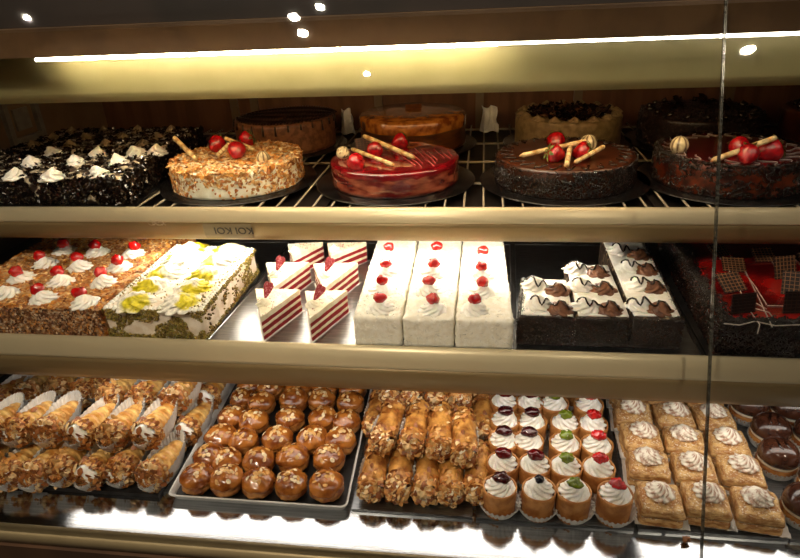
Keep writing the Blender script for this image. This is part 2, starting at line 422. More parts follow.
# reflection in the glass of an upside-down bag print, painted on the upper rail
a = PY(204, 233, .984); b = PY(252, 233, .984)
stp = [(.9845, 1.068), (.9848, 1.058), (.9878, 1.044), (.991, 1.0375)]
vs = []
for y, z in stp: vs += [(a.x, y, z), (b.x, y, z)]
cpart(MB().add(vs, [(0,2,3,1), (2,4,5,3), (4,6,7,5)]), 'bag_reflection', m_reflection)
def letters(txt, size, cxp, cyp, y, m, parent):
    cu = bpy.data.curves.new('reflected_lettering', 'FONT'); cu.body = txt; cu.size = size; cu.align_x = 'CENTER'; cu.align_y = 'CENTER'
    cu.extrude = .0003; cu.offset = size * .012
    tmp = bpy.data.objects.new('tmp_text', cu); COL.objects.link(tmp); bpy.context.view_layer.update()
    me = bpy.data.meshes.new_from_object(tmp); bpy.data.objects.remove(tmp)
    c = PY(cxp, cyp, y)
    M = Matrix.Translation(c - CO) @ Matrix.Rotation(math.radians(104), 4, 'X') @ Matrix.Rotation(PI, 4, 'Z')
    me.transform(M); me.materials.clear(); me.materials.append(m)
    o = bpy.data.objects.new('reflected_lettering', me); COL.objects.link(o); o.parent = parent; return o
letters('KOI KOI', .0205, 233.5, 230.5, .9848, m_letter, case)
# faint white reflected mark beside it, modelled as thin pale lines
sc = MB(); c = PY(157, 223, .984)
for k, (dx, w) in enumerate(((-.011, .006), (-.003, .006), (.005, .007), (.013, .005))):
    sc.merge(tube([c + Vector((dx + w * math.cos(t), -.0006, .0045 * math.sin(t * (1 + k % 2)))) for t in [i * .7 for i in range(9)]], .0005, 5))
cpart(sc, 'reflected_scrawl', mat('pale_reflected_scrawl', '#b39f86'), True)

# ------------------------------------------------------------------ decorations
def p_strawberry(par, c, r, rot, leaf=True, d=(0, -1)):
    """strawberry lying at c, tip pointing along the angle rot"""
    prof = [(.001, -1.15), (.25, -1.02), (.55, -.72), (.82, -.25), (.95, .15), (.86, .5), (.5, .72), (.1, .74)]
    b = lathe([(x * r, z * r) for x, z in prof], 18)
    M = Matrix.Translation(c) @ Matrix.Rotation(rot, 4, 'Z') @ Matrix.Rotation(math.radians(68), 4, 'X')
    mb = MB().merge(b, M); o = mb.build('strawberry', m_straw, par)
    if leaf:
        lf = MB()
        for k in range(6):
            a = k * PI / 3; q = Vector((math.cos(a), math.sin(a), 0)); s = Vector((-q.y, q.x, 0))
            lf.add([M @ (q * r * .1 + Vector((0, 0, r * .76))), M @ (q * r * .55 + s * r * .2 + Vector((0, 0, r * .8))),
                    M @ (q * r * 1.05 + Vector((0, 0, r * .62))), M @ (q * r * .55 - s * r * .2 + Vector((0, 0, r * .8)))], [(0, 1, 2, 3)])
        lf.build('leaf_crown', m_leaf, o)
    return o
def p_wafer(par, a, b, r=.0045, n=18):
    cs = []; c1, c2 = lin('#ecd096'), lin('#c48b49')
    path = []; 
    for i in range(n + 1):
        t = i / n; path.append(Vector(a).lerp(Vector(b), t)); cs.append(c1 if (i % 4) else c2)
    rr = [r * (.35 if i == 0 else .8 if i == n else 1) for i in range(n + 1)]
    return tube(path, rr, 8, cs).build('wafer_stick', m_vc, par)
def p_ball(par, c, r, stripes=True):
    vs = sphere(c, r, nu=28, nv=14); cw, cd = lin('#ecdcae'), lin('#53290f'); cols = []
    for v in vs.v:
        d = v - Vector(c); a = math.atan2(d.y, d.x)
        if stripes: dk = math.sin(a * 9) > .55 and d.z > -.6 * r
        else: dk = noise.noise(d * 420) > .28
        cols.append(cd if dk else cw)
    vs.c = cols; return vs.build('chocolate_ball', m_vcg, par)
def p_lattice(par, c, w, h, rz, tilt, roll=0, cols=('#1a0c08', '#c99a66')):
    M = Matrix.Translation(c) @ Matrix.Rotation(rz, 4, 'Z') @ Matrix.Rotation(tilt, 4, 'X') @ Matrix.Rotation(roll, 4, 'Y')
    mb = MB(); d, l = lin(cols[0]), lin(cols[1])
    mb.merge(box(-w*.41, w*.41, -.0009, .0009, 0, h*.85, d), M)
    w *= .82; h *= .85
    for i in range(6):
        x = -w/2 + w * (i + .5) / 6
        for y in (-.0013, .0013): mb.merge(box(x - .0004, x + .0004, y - .0005, y + .0005, 0, h, l), M)
    for i in range(6):
        z = h * (i + .5) / 6
        for y in (-.0013, .0013): mb.merge(box(-w/2, w/2, y - .0005, y + .0005, z - .0004, z + .0004, l), M)
    return mb.build('lattice_chocolate', m_vc, par, smooth=False)
def p_cherry(par, c, r=.0095, seed=0):
    return sphere(c, r, r, r * .85, 16, 10, .35, 50, seed).build('cherry', m_cherry, par)
def cake_board(c, r, label, z=None):
    z = z if z is not None else ZT + .0021
    mb = lathe([(.001, 0), (r - .003, 0), (r, .0015), (r, .003), (r - .002, .004), (.001, .004)], 72)
    return tag_loc(mb, 'cake_board', m_board, (c[0], c[1], z), label, 'cake board', 'round cake boards on the wire rack')
def tag_loc(mb, name, m, loc, label, cat, group=None, smooth=True):
    o = mb.build(name, m, None, None, smooth); o.location = loc; return tag(o, label, cat, group)
def drum(R, h, r=.008, n=80, amp=.0015, fr=40, seed=0, dip=0):
    prof = [(.001, 0), (R * .5, 0), (R - .001, 0)]
    for i in range(9): prof.append((R, (h - r) * i / 8 + .0005))
    for i in range(1, 6): a = i / 5 * PI / 2; prof.append((R - r + r * math.cos(a), h - r + r * math.sin(a)))
    for i in range(1, 12): q = 1 - i / 11.5; prof.append(((R - r) * q, h - dip * (1 - q)))
    mb = lathe(prof, n)
    for i, v in enumerate(mb.v):
        if v.z > .002: mb.v[i] = v + noise.noise_vector(v * fr + Vector((seed, 0, 0))) * amp
    return mb

# ================================================================== TOP SHELF
ZB = ZT + .0021 + .0043          # upper face of a board
G1 = 'decorated cakes in the front row of the top shelf'
G2 = 'dim cakes in the back row of the top shelf'
def top_cake(px, py, h, label, name='round_cake', group=G1):
    c = P(px, py, ZB + h); c.y = max(c.y, 1.168); c.z = ZB; return thing(name, label, 'cake', c, group), c
def scatter_drum(mb, R, h, n, fn, zlo=0, top=True, side=True, a0=0, a1=2 * PI, rmin=0, rmax=1):
    for _ in range(n):
        a = U(a0, a1)
        if side and (not top or rnd.random() < .5):
            z = U(zlo * h, h); fn(mb, Vector((R * math.cos(a), R * math.sin(a), z)), Vector((math.cos(a), math.sin(a), 0)))
        elif top:
            q = R * math.sqrt(U(rmin * rmin, rmax * rmax)); fn(mb, Vector((q * math.cos(a), q * math.sin(a), h + .001)), Vector((0, 0, 1)))

# almond cake
t, c = top_cake(236, 157, .049, 'round cream cake covered in toasted sliced almonds, topped with three strawberries', 'almond_cake')
RA = .133
drum(RA, .048, .009, 90, .002, 40, 1).build('cake_body', m_ivory, t)
nm = MB()
def f_alm(mb, p, n):
    if n.z < .5 and p.y < -.03 and -.06 < p.x < .075 and p.z < .026 and rnd.random() < .75: return
    flake(mb, p, n, U(.004, .0075), U(.0025, .0046), rnd.choice(ORG + NUT[:3] + ALM[:3] + (ALM if n.z > .5 else [NUT[3]])), .6)
scatter_drum(nm, RA, .049, 3600, f_alm, .02)
nm.clamp(.0006).build('almond_topping', m_nut, t)
def loc(px, py, z, c): q = P(px, py, z) - c; return q
zt = c.z + .051
for (px, py, r, rot) in ((217, 144.5, .018, 2.9), (236.5, 151, .018, 3.3), (246.5, 139, .017, 1.6)):
    q = loc(px, py, zt + .013, c); p_strawberry(t, q, r * 1.14, rot, True)
p_wafer(t, loc(173.5, 137, zt + .035, c), loc(196, 159, zt + .004, c), .005)
p_wafer(t, loc(255, 149.5, zt + .006, c), loc(225, 138, zt + .03, c), .0045)
p_wafer(t, loc(217, 156, zt + .005, c), loc(230, 143.5, zt + .028, c), .0045)
p_ball(t, loc(263, 158, zt + .002, c), .014)
cake_board((c.x, c.y), .160, 'black round board under the almond cake')

# red cake
t, c = top_cake(393, 159, .047, 'round cake under shiny red fruit glaze with marbled red sides', 'red_glazed_cake')
RR = .127
def redprof(t_, j): return 1
b = lathe([(.001, 0)] + [(RR, .0006 + .041 * i / 8) for i in range(9)] + [(RR - .001, .0435), (RR - .004, .0455)], 90)
b.jitter(.0012, 40, 3); b.build('cake_body', m_redside, t)
gl = lathe([(RR + .0006, .037), (RR + .0012, .0415), (RR - .001, .0455), (RR - .006, .0475)] + [((RR - .006) * (1 - i / 10.5), .0477) for i in range(1, 11)], 90)
for i, v in enumerate(gl.v):
    gl.v[i] = v + Vector((0, 0, noise.noise(v * 45) * .0013 - (noise.noise(v * 60 + Vector((9, 0, 0))) * .006 + .002 if v.z < .0375 else 0)))
gl.build('fruit_glaze', m_redglaze, t)
zt = c.z + .048
for px, py, r, rot in ((374.5, 150, .0155, .4), (355.5, 162.5, .0165, 1.2), (400, 141.5, .0165, 2.05)):
    q = loc(px, py, zt + .011, c); p_strawberry(t, q, r * 1.14, rot, rot > 2)
p_wafer(t, loc(415, 158, zt + .005, c), loc(364, 136, zt + .030, c), .0048)
p_wafer(t, loc(394, 165, zt + .004, c), loc(352, 149, zt + .012, c), .0042)
p_ball(t, loc(343, 153, zt + .011, c), .0135, False)
p_lattice(t, loc(366, 150, zt, c), .05, .03, .3, -.5, 0, ('#2a0d08', '#6b3a20'))
ln = MB()
for k in range(9):
    x0 = 395 + k * 6.5; y0 = 149 + (k % 3)
    pts = [loc(x0 + i * 5 + U(-1, 1), y0 + i * 4.2 + U(-.6, .6), zt + .001, c) for i in range(5)]
    pts = [p for p in pts if Vector((p.x, p.y)).length < RR - .008]
    if len(pts) > 1: ln.merge(tube(pts, .0009, 5))
ln.build('pink_icing_line', mat('pink_icing', '#b04a48', '#c96a62', rough=.3), t)
cake_board((c.x, c.y), .160, 'black round board under the red glazed cake')

# chocolate cake
t, c = top_cake(567, 156, .052, 'round milk chocolate ganache cake with dark vermicelli side and crossed wafer sticks', 'chocolate_cake')
RC = .130
drum(RC, .051, .008, 90, .0008, 40, 5).build('cake_body', m_ganache, t)
vm = MB()
def f_ver(mb, p, n):
    if p.z > .036 and rnd.random() < .7 and p.x < .0: return
    stick(mb, p + n * .001, n, U(.004, .008), .0016, rnd.choice(CHO), .7)
scatter_drum(vm, RC, .049, 5200, f_ver, .0, top=False)
vm.clamp(.0006).build('chocolate_vermicelli', m_vcg, t)
dz = MB()
for k in range(26):
    a0 = 2 * PI * k / 26; q = RC - .018
    pts = []
    for i in range(9):
        s = i / 8; aa = a0 + .16 * s + .02; rr = q + .011 * math.sin(s * PI * 1.6) + .003 * U(-1, 1)
        pts.append(Vector((rr * math.cos(aa), rr * math.sin(aa), .0518)))
    dz.merge(tube(pts, .0016, 6))
dz.build('chocolate_piping', m_chocg, t)
zt = c.z + .052
for px, py, r, rot in ((556, 141.5, .0175, 3.1), (555, 154, .017, -1.25), (583, 151.5, .017, 1.25)):
    p_strawberry(t, loc(px, py, zt + .012, c), r * 1.12, rot, True)
p_wafer(t, loc(519.5, 156, zt + .008, c), loc(586, 141, zt + .024, c), .0046)
p_wafer(t, loc(566.5, 166.5, zt + .005, c), loc(570, 147.5, zt + .02, c), .0046)
p_wafer(t, loc(574, 163, zt + .004, c), loc(604, 146.5, zt + .02, c), .0042)
p_ball(t, loc(588.5, 143, zt + .017, c), .016)
cake_board((c.x, c.y), .161, 'black round board under the chocolate ganache cake')

# red and black cake at the right
t, c = top_cake(736, 151, .056, 'round cake with dark red mirror glaze and chocolate crumbs on orange sides', 'dark_glazed_cake')
RD = .130
drum(RD, .054, .006, 90, .001, 40, 6).build('cake_body', mat('orange_cake_side', '#260905', '#6e2a0f', 45, .35, .2, 120, coat=.5), t)
lathe([(RD - .002, .0525), (RD - .008, .0552)] + [((RD - .008) * (1 - i / 10.5), .0555) for i in range(1, 11)], 80).build('mirror_glaze', m_darkred, t)
vm = MB()
def f_cr(mb, p, n):
    a = math.atan2(p.y, p.x)
    if p.z < .041 and p.z > .012 and noise.noise(Vector((a * 4, p.z * 60, 0))) > .0: return
    stick(mb, p + n * .001, n, U(.004, .008), .002, rnd.choice(CHO), .7)
scatter_drum(vm, RD, .056, 3600, f_cr, 0, top=False)
for _ in range(700):
    a = U(0, 2 * PI); q = RD - abs(rnd.gauss(0, .005)); stick(vm, Vector((q * math.cos(a), q * math.sin(a), .0565)), (0, 0, 1), U(.004, .008), .002, rnd.choice(CHO), .7)
vm.clamp(.0006).build('chocolate_crumb_coat', m_vcg, t)
wl = MB()
for k in range(22):
    a = 2 * PI * k / 22 + .1; pts = []
    for i in range(7):
        s = i / 6; q = RD - .012 - .03 * s; aa = a + .12 * math.sin(s * 5)
        pts.append(Vector((q * math.cos(aa), q * math.sin(aa), .0565)))
    wl.merge(tube(pts, .0008, 5))
wl.build('icing_line', mat('grey_icing', '#8f8078', '#b3a59b', rough=.3), t)
zt = c.z + .056
for px, py, r, rot in ((739.5, 146.5, .0165, 3.3), (748, 155, .0175, 2.8), (770, 150.5, .021, 1.65)):
    p_strawberry(t, loc(px, py, zt + .013, c), r * 1.12, rot, True)
p_wafer(t, loc(711, 161, zt + .005, c), loc(776, 137.5, zt + .038, c), .005)
p_ball(t, loc(679.5, 145, zt + .012, c), .0165)
cake_board((c.x, c.y), .161, 'black round board under the dark red glazed cake')

# black forest sheets at the left
m_dull = mat('dimmed_cream', '#6e5c42', '#8a7556', 80, .5, .15, 300)  # dimness of the rear rosettes put into a darker cream colour
m_bfb = mat('chocolate_and_cream', '#2a1a10', '#d8cbb0', 60, .6, .3, 120, edge=(.45, .6))
def black_forest(q, h, label, nros, dark=False):
    cq = (q[0] + q[1] + q[2] + q[3]) / 4; cq.z = ZB
    t = thing('black_forest_cake', label, 'cake', cq, 'black forest sheet cakes')
    slab(q, ZB + .0004, h, .007, .008, .0025, 60, 2).build('cake_body', m_bfb, t, cq)
    mb = MB()
    for face, n in (('t', 2600), ('f', 2200), ('r', 1700)):
        for _ in range(n):
            p, nn = on_slab(q, ZB, h, face)
            if noise.noise(p * 48) > (.10 if face == 't' else .30): continue
            shaving(mb, p + nn * .002, nn, U(.006, .013), U(.0035, .0065), rnd.choice(CHO), U(.3, 1.2), .9)
    mb.clamp(ZB + .0006).build('chocolate_shaving_coat', m_vcg, t, cq)
    for k, (p, r) in enumerate(nros):
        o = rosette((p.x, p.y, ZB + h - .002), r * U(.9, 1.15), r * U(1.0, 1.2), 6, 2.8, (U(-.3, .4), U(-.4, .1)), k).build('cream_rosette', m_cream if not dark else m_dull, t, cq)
        m2 = MB()
        for _ in range(14):
            a = U(0, 6.28); rr = r * U(.6, 1.3); shaving(m2, (p.x + rr * math.cos(a), p.y + rr * math.sin(a), ZB + h + .004 + U(0, .004)), (0, 0, 1), .007, .004, rnd.choice(CHO), .8, .9)
        m2.build('chocolate_shaving', m_vcg, o, cq)
    return t
hb = .052
def zq(zx, zy, o, s): return (o[0] + zx * s, o[1] + zy * s)
q = [P(-60, 205, ZB), P(129, 203.5, ZB), P(167.5, 176, ZB), P(20, 178, ZB)]
q[0].y = q[1].y = 1.014
q[0].x = -1.08; q[3].x = -1.085; q[3].y = q[2].y
ro = [P(*zq(a, b, (0, 90), .224), ZB + hb + .008) for a, b in ((60, 372), (228, 375), (440, 362), (140, 318), (335, 312), (528, 312), (240, 272), (428, 278), (610, 275), (697, 268))]
black_forest(q, hb, 'black forest sheet cake with white cream rosettes, at the left front of the top shelf', [(p, .0215) for p in ro if p.x > -1.07])
q2 = [Vector((-1.085, 1.225, 0)), Vector((-.70, 1.225, 0)), Vector((-.70, 1.45, 0)), Vector((-1.085, 1.45, 0))]
ro = [Vector((x, y, 0)) for y in (1.265, 1.335, 1.405) for x in (-1.03, -.94, -.85, -.76)]
black_forest(q2, hb, 'darker black forest sheet cake behind the front one, against the left side panel', [(p, .017) for p in ro], True)
def rect_board(q, z, label, m, name='cake_board', cat='cake board', th=.004, group=None):
    c = sum(q, Vector()) / 4; c.z = z
    mb = MB().add([Vector((p.x, p.y, z)) for p in q] + [Vector((p.x, p.y, z + th)) for p in q], [(3,2,1,0), (4,5,6,7), (0,1,5,4), (1,2,6,5), (2,3,7,6), (3,0,4,7)])
    o = mb.build(name, m, None, c, False); o.location = c; return tag(o, label, cat, group)
def grow(q, d):
    c = sum(q, Vector()) / 4
    return [p + (p - c).normalized() * d for p in q]
def setz(q): return [Vector((p.x, p.y, 0)) for p in q]
rect_board(setz([Vector((-1.1, q[0].y - .005, 0)), q[1] + Vector((.018, -.005, 0)), q[2] + Vector((.018, .01, 0)), Vector((-1.1, q[3].y + .01, 0))]), ZT + .0021, 'black rectangular board under the front black forest sheet cake', m_board)
rect_board(setz([Vector((-1.1, 1.218, 0)), Vector((-.69, 1.218, 0)), Vector((-.69, 1.46, 0)), Vector((-1.1, 1.46, 0))]), ZT + .0021, 'black rectangular board under the darker black forest cake behind', m_board)

# back row cakes
def back_cake(px, R, label, name, bm, h=.072):
    c = PY(px, 130, 1.475); c.z = ZB
    t = thing(name, label, 'cake', c, G2)
    drum(R, h, .008, 64, .001, 40, px).build('cake_body', bm, t)
    cake_board((c.x, c.y), R + .028, 'black round board under the ' + label.split(',')[0])
    return t, c
t, c = back_cake(286, .124, 'brown chocolate cake with dark drips, in the back row behind almond cake', 'chocolate_drip_cake', m_chocmilk)
mb = MB()
for k in range(30):
    x = -.11 + .22 * k / 29; w = math.sqrt(max(0, .115 ** 2 - x * x)); mb.merge(tube(wavy((x, -w, .0735), (x + .012, w, .0735), 16, .006, 4), .0017, 5))
for k in range(26):
    a = 2 * PI * k / 26; mb.merge(tube([(.124 * math.cos(a), .124 * math.sin(a), .071), (.126 * math.cos(a), .126 * math.sin(a), .06 - U(0, .02))], [.002, .003], 6))
mb.build('chocolate_drizzle', m_choc, t)
t, c = back_cake(413, .128, 'caramel glazed brown cake, in the back row behind red cake', 'caramel_cake', mat('brown_cake_side', '#3a1c0c', '#59300f', 30, .3, .1, 60, coat=.4, aniso=(1, 1, 4)))
lathe([(.1292, .046), (.1295, .068), (.125, .0745), (.06, .0755), (.001, .0755)], 60).jitter(.002, 25, 4).build('caramel_glaze', m_caramel, t)
p_lattice(t, Vector((.0, .03, .074)), .05, .02, .2, -.9, 0, ('#5a2c10', '#7a4520'))
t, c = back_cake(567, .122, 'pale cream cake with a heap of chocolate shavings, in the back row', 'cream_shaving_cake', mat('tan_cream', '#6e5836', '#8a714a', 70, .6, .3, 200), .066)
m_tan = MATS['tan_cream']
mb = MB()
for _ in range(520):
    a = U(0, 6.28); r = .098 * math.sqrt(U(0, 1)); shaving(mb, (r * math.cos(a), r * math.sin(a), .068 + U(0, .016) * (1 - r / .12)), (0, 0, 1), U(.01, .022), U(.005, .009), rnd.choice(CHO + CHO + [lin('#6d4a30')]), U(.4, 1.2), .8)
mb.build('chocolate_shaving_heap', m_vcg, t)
for k in range(16):
    a = 2 * PI * k / 16; rosette((.108 * math.cos(a), .108 * math.sin(a), .065), .015, .012, 6, 1.5, (0, 0), k, nr=6).build('cream_rosette', m_tan, t)
t, c = back_cake(697, .130, 'dark chocolate crumb cake with curls, in the back row behind dark red cake', 'chocolate_crumb_cake', m_choc, .066)
mb = MB(); PK = [lin('#2a1612'), lin('#3a2019'), lin('#1c0f0b')]
scatter_drum(mb, .130, .066, 2200, lambda m_, p, n: chunk(m_, p, U(.002, .004), rnd.choice(PK)), 0)
mb.clamp(.0006).build('chocolate_crumb_coat', m_vc, t)
mb = MB()
for k in range(18):
    a = 2 * PI * k / 18; mc = MB(); chunk(mc, (.11 * math.cos(a), .11 * math.sin(a), .071), .011, CHO[1]); mc.build('chocolate_dollop', m_vcg, t)
for x, y, rz in ((-.07, .0, .4), (-.04, .02, 1.9), (.02, .03, 1.0), (.05, -.02, 2.4)):
    for k in range(3): mc = MB(); shaving(mc, (x, y, .078 + k * .005), (math.sin(rz), 0, 1), .035, .022, CHO[2], 1.1, .4); mc.build('chocolate_curl', m_vcg, t)
t, c = back_cake(842, .125, 'dark chocolate cake with a curl, rightmost in the back row', 'chocolate_curl_cake', m_ganache, .066)
mb = MB()
for k in range(14):
    a = 2 * PI * k / 14; mc = MB(); chunk(mc, (.1 * math.cos(a), .1 * math.sin(a), .07), .011, CHO[1]); mc.build('chocolate_dollop', m_vcg, t)
for x, y in ((-.075, 0), (-.05, .03), (.0, .0), (.04, .03)): mc = MB(); shaving(mc, (x, y, .08), (0, 0, 1), .04, .025, CHO[2], 1.1, .4); mc.build('chocolate_curl', m_vcg, t)
# crumpled papers standing between the back cakes
for px, py, w, lab in ((348, 127, .045, 'crumpled pale paper between the drip cake and caramel cake'), (489, 126, .05, 'folded white paper standing right of the caramel cake')):
    c = PY(px, py, 1.60); z0 = ZT + .0021; vs = []; n = 8
    for j in range(n):
        for i in range(n):
            u, v = i / (n - 1) - .5, j / (n - 1); vs.append(Vector((u * w * (1 - .3 * v), .012 * math.sin(u * 9), v * .065)) + noise.noise_vector(Vector((u * 4, v * 4, px))) * .006 * (1 if v else 0))
    tag_loc(MB().add(vs, grid_faces(n, n)), 'paper_slip', m_paper, (c.x, c.y, z0), lab, 'paper', None, False)

# ================================================================== MIDDLE SHELF
ZS = ZM + .0046               # upper face of sheet trays
def sheet_tray(q, z, label, m, rim=.004, name='sheet_tray', cat='tray', group='steel sheet trays on the middle shelf'):
    z += .0003; c = sum(q, Vector()) / 4; c.z = z
    mb = MB(); th = .004
    q = setz(q); qi = [p + (c - p).normalized() * .006 for p in q]
    for p in qi: p.z = 0
    v = [Vector((p.x, p.y, z)) for p in q] + [Vector((p.x, p.y, z + th + rim)) for p in q] + [Vector((p.x, p.y, z + th + rim)) for p in [a.lerp(b, .35) for a, b in zip(q, qi)]] + [Vector((p.x, p.y, z + th)) for p in qi]
    F = [(3, 2, 1, 0), (12, 13, 14, 15)]
    for i in range(4):
        j = (i + 1) % 4
        F += [(i, j, 4 + j, 4 + i), (4 + i, 4 + j, 8 + j, 8 + i), (8 + i, 8 + j, 12 + j, 12 + i)]
    mb.add(v, F); o = mb.build(name, m, None, c, False); o.location = c; return tag(o, label, cat, group)
def V2(x, y): return Vector((x, y, 0))
sheet_tray([V2(-.99, .809), V2(-.462, .809), V2(-.44, 1.24), V2(-.99, 1.24)], ZM, 'steel sheet tray under the nut cake and lemon cake', m_steel, .001)
sheet_tray([V2(-.455, .809), V2(.053, .809), V2(.065, 1.24), V2(-.425, 1.24)], ZM, 'steel sheet tray under red velvet slices and white cherry cakes', m_steel, .001)
sheet_tray([V2(.06, .809), V2(.335, .809), V2(.345, 1.24), V2(.075, 1.24)], ZM, 'steel sheet tray under the chocolate cream cake strips', m_steel, .001)
sheet_tray([V2(.343, .809), V2(.92, .809), V2(.92, 1.24), V2(.352, 1.24)], ZM, 'dark sheet tray under the red glazed sheet cake', m_traydark, .001)

# nut sheet cake with cherries
hn = .052
q = [V2(-.955, .815), V2(-.638, .815), V2(-.645, 1.2), V2(-.965, 1.2)]
cq = sum(q, Vector()) / 4; cq.z = ZS
t = thing('nut_cherry_cake', 'sheet cake coated in toasted nuts with cherry-topped cream rosettes in rows', 'cake', cq)
slab(q, ZS + .0004, hn, .008, .009, .0025, 60, 3).build('cake_body', mat('nut_cream', '#a9784a', '#d0aa7c', 120, .6, .4, 200), t, cq)
mb = MB(); FN = [lin(c) for c in ('#6b3c1e', '#8a5a34', '#a9825c', '#c9b090', '#54301a')]
for face, n in (('t', 5200), ('f', 2300), ('r', 1300)):
    for _ in range(n):
        p, nn = on_slab(q, ZS, hn, face)
        if face == 'f': flake(mb, p + nn * .001, nn, U(.003, .005), U(.002, .003), rnd.choice(FN + NUT[:1]), .6)
        else: flake(mb, p + nn * .001, nn, U(.004, .0085), U(.002, .0034), rnd.choice(NUT + ORG), .55)
mb.clamp(ZS + .0006, .8095).build('nut_coating', m_nut, t, cq)
zr = ZS + hn
ros = [((20, 295), None), ((205, 318), (175, 285)), ((405, 338), (370, 303)), ((100, 218), (75, 200)), ((290, 238), (283, 192)), ((500, 242), (487, 205)), ((215, 152), (192, 124)), ((385, 167), (378, 127)), ((575, 168), (567, 145)), ((310, 88), (305, 64)), ((465, 98), (460, 71)), ((645, 103), (650, 76))]
for k, (a, b) in enumerate(ros):
    p = P(*zq(*a, (0, 230), .2062), zr + .008)
    o = rosette((p.x, p.y, zr - .001), .0245, .020, 8, 2.4, (0, 0), k).build('cream_rosette', m_cream, t, cq)
    if b:
        d = P(*zq(*b, (0, 230), .2062), zr + .019); d.z = zr + .0185
        d.x = min(max(d.x, p.x - .009), p.x + .009); d.y = min(max(d.y, p.y - .008), p.y + .01)
        sphere(d, .0122, .0122, .0105, 16, 10, .3, 50, k).build('cherry', m_cherry, o, cq)

# lemon pistachio cake
hl = .056
tq = [P(107.5, 308.5, ZS + hl), P(205, 315, ZS + hl), P(250.5, 252, ZS + hl), P(173, 240, ZS + hl)]
bq = [V2(-.632, .815), V2(-.456, .815), V2(-.456, 1.075), V2(-.632, 1.09)]
cq = sum(bq, Vector()) / 4; cq.z = ZS
t = thing('lemon_pistachio_cake', 'rectangular white cream cake with yellow lemon glaze swirls and green pistachio sides', 'cake', cq)
slab(bq, ZS + .0004, hl, .008, .007, .003, 70, 8).build('cake_body', mat('pale_pink_cream', '#e8d8c2', '#f8eedf', 60, .55, .3, 200), t, cq)
mb = MB(); PIS = [lin(c) for c in ('#a08a3a', '#7d6628', '#b89c50', '#6a5420', '#8f8838')]
for face, n, thr in (('f', 2300, -.12), ('r', 2200, -.1), ('l', 700, 0)):
    for _ in range(n):
        p, nn = on_slab(bq, ZS, hl, face); zz = (p.z - ZS) / hl
        nz_ = noise.noise(Vector((p.x * 34, p.y * 34, p.z * 40)))
        if face == 'r' and .2 < zz < .84 and nz_ < .28 and rnd.random() < .9: continue
        if nz_ < thr and .14 < zz < .9: continue
        chunk(mb, p + nn * .0015, U(.0016, .0032), rnd.choice(PIS))
for _ in range(700):
    p, nn = on_slab(bq, ZS, hl, 't')
    u = min((p.x + .64) / .18, 1); 
    if .12 < u < .85 and rnd.random() < .8: continue
    chunk(mb, p + nn * .002, U(.0014, .0026), rnd.choice(PIS))
mb.clamp(ZS + .0006, .8095).build('pistachio_coating', m_nut, t, cq)
k = 0
for col_ in (0, 1):
    for row in range(5):
        u = .27 + .46 * col_; v = .09 + .205 * row; p = bil([Vector((x.x, x.y, 0)) for x in bq], u, v); k += 1
        def lem(q_, lob, k=k):
            d = math.hypot(q_.x, q_.y) / .034; a = math.atan2(q_.y, q_.x)
            v = .34 + .75 * math.cos(a + k) + noise.noise(q_ * 55 + Vector((k * 2.7, 0, 0))) * .9 - abs(d - .62) * 1.6
            w_ = min(max((v - .08) * 3.5, 0), 1); A, B = lin('#fbf7ea'), lin('#dccf1c'); return tuple(A[i] * (1 - w_) + B[i] * w_ for i in range(3))
        rosette((p.x, p.y, ZS + hl - .003), .037, .021, 9, 1.8, (0, 0), k, lem, 16).build('lemon_cream_swirl', m_vc, t, cq)
mb = MB()
for s in (0, 1):
    for i in range(22):
        p = bil([Vector((x.x, x.y, 0)) for x in bq], (i + .5) / 22, .02 if s == 0 else .98); mb.merge(rosette((p.x, p.y, ZS + hl - .003), .0065, .007, 5, 1, (0, 0), i, nr=5))
    for i in range(30):
        p = bil([Vector((x.x, x.y, 0)) for x in bq], .025 if s == 0 else .975, (i + .5) / 30); mb.merge(rosette((p.x, p.y, ZS + hl - .003), .0065, .007, 5, 1, (0, 0), i, nr=5))
mb.build('cream_border', m_cream, t, cq)

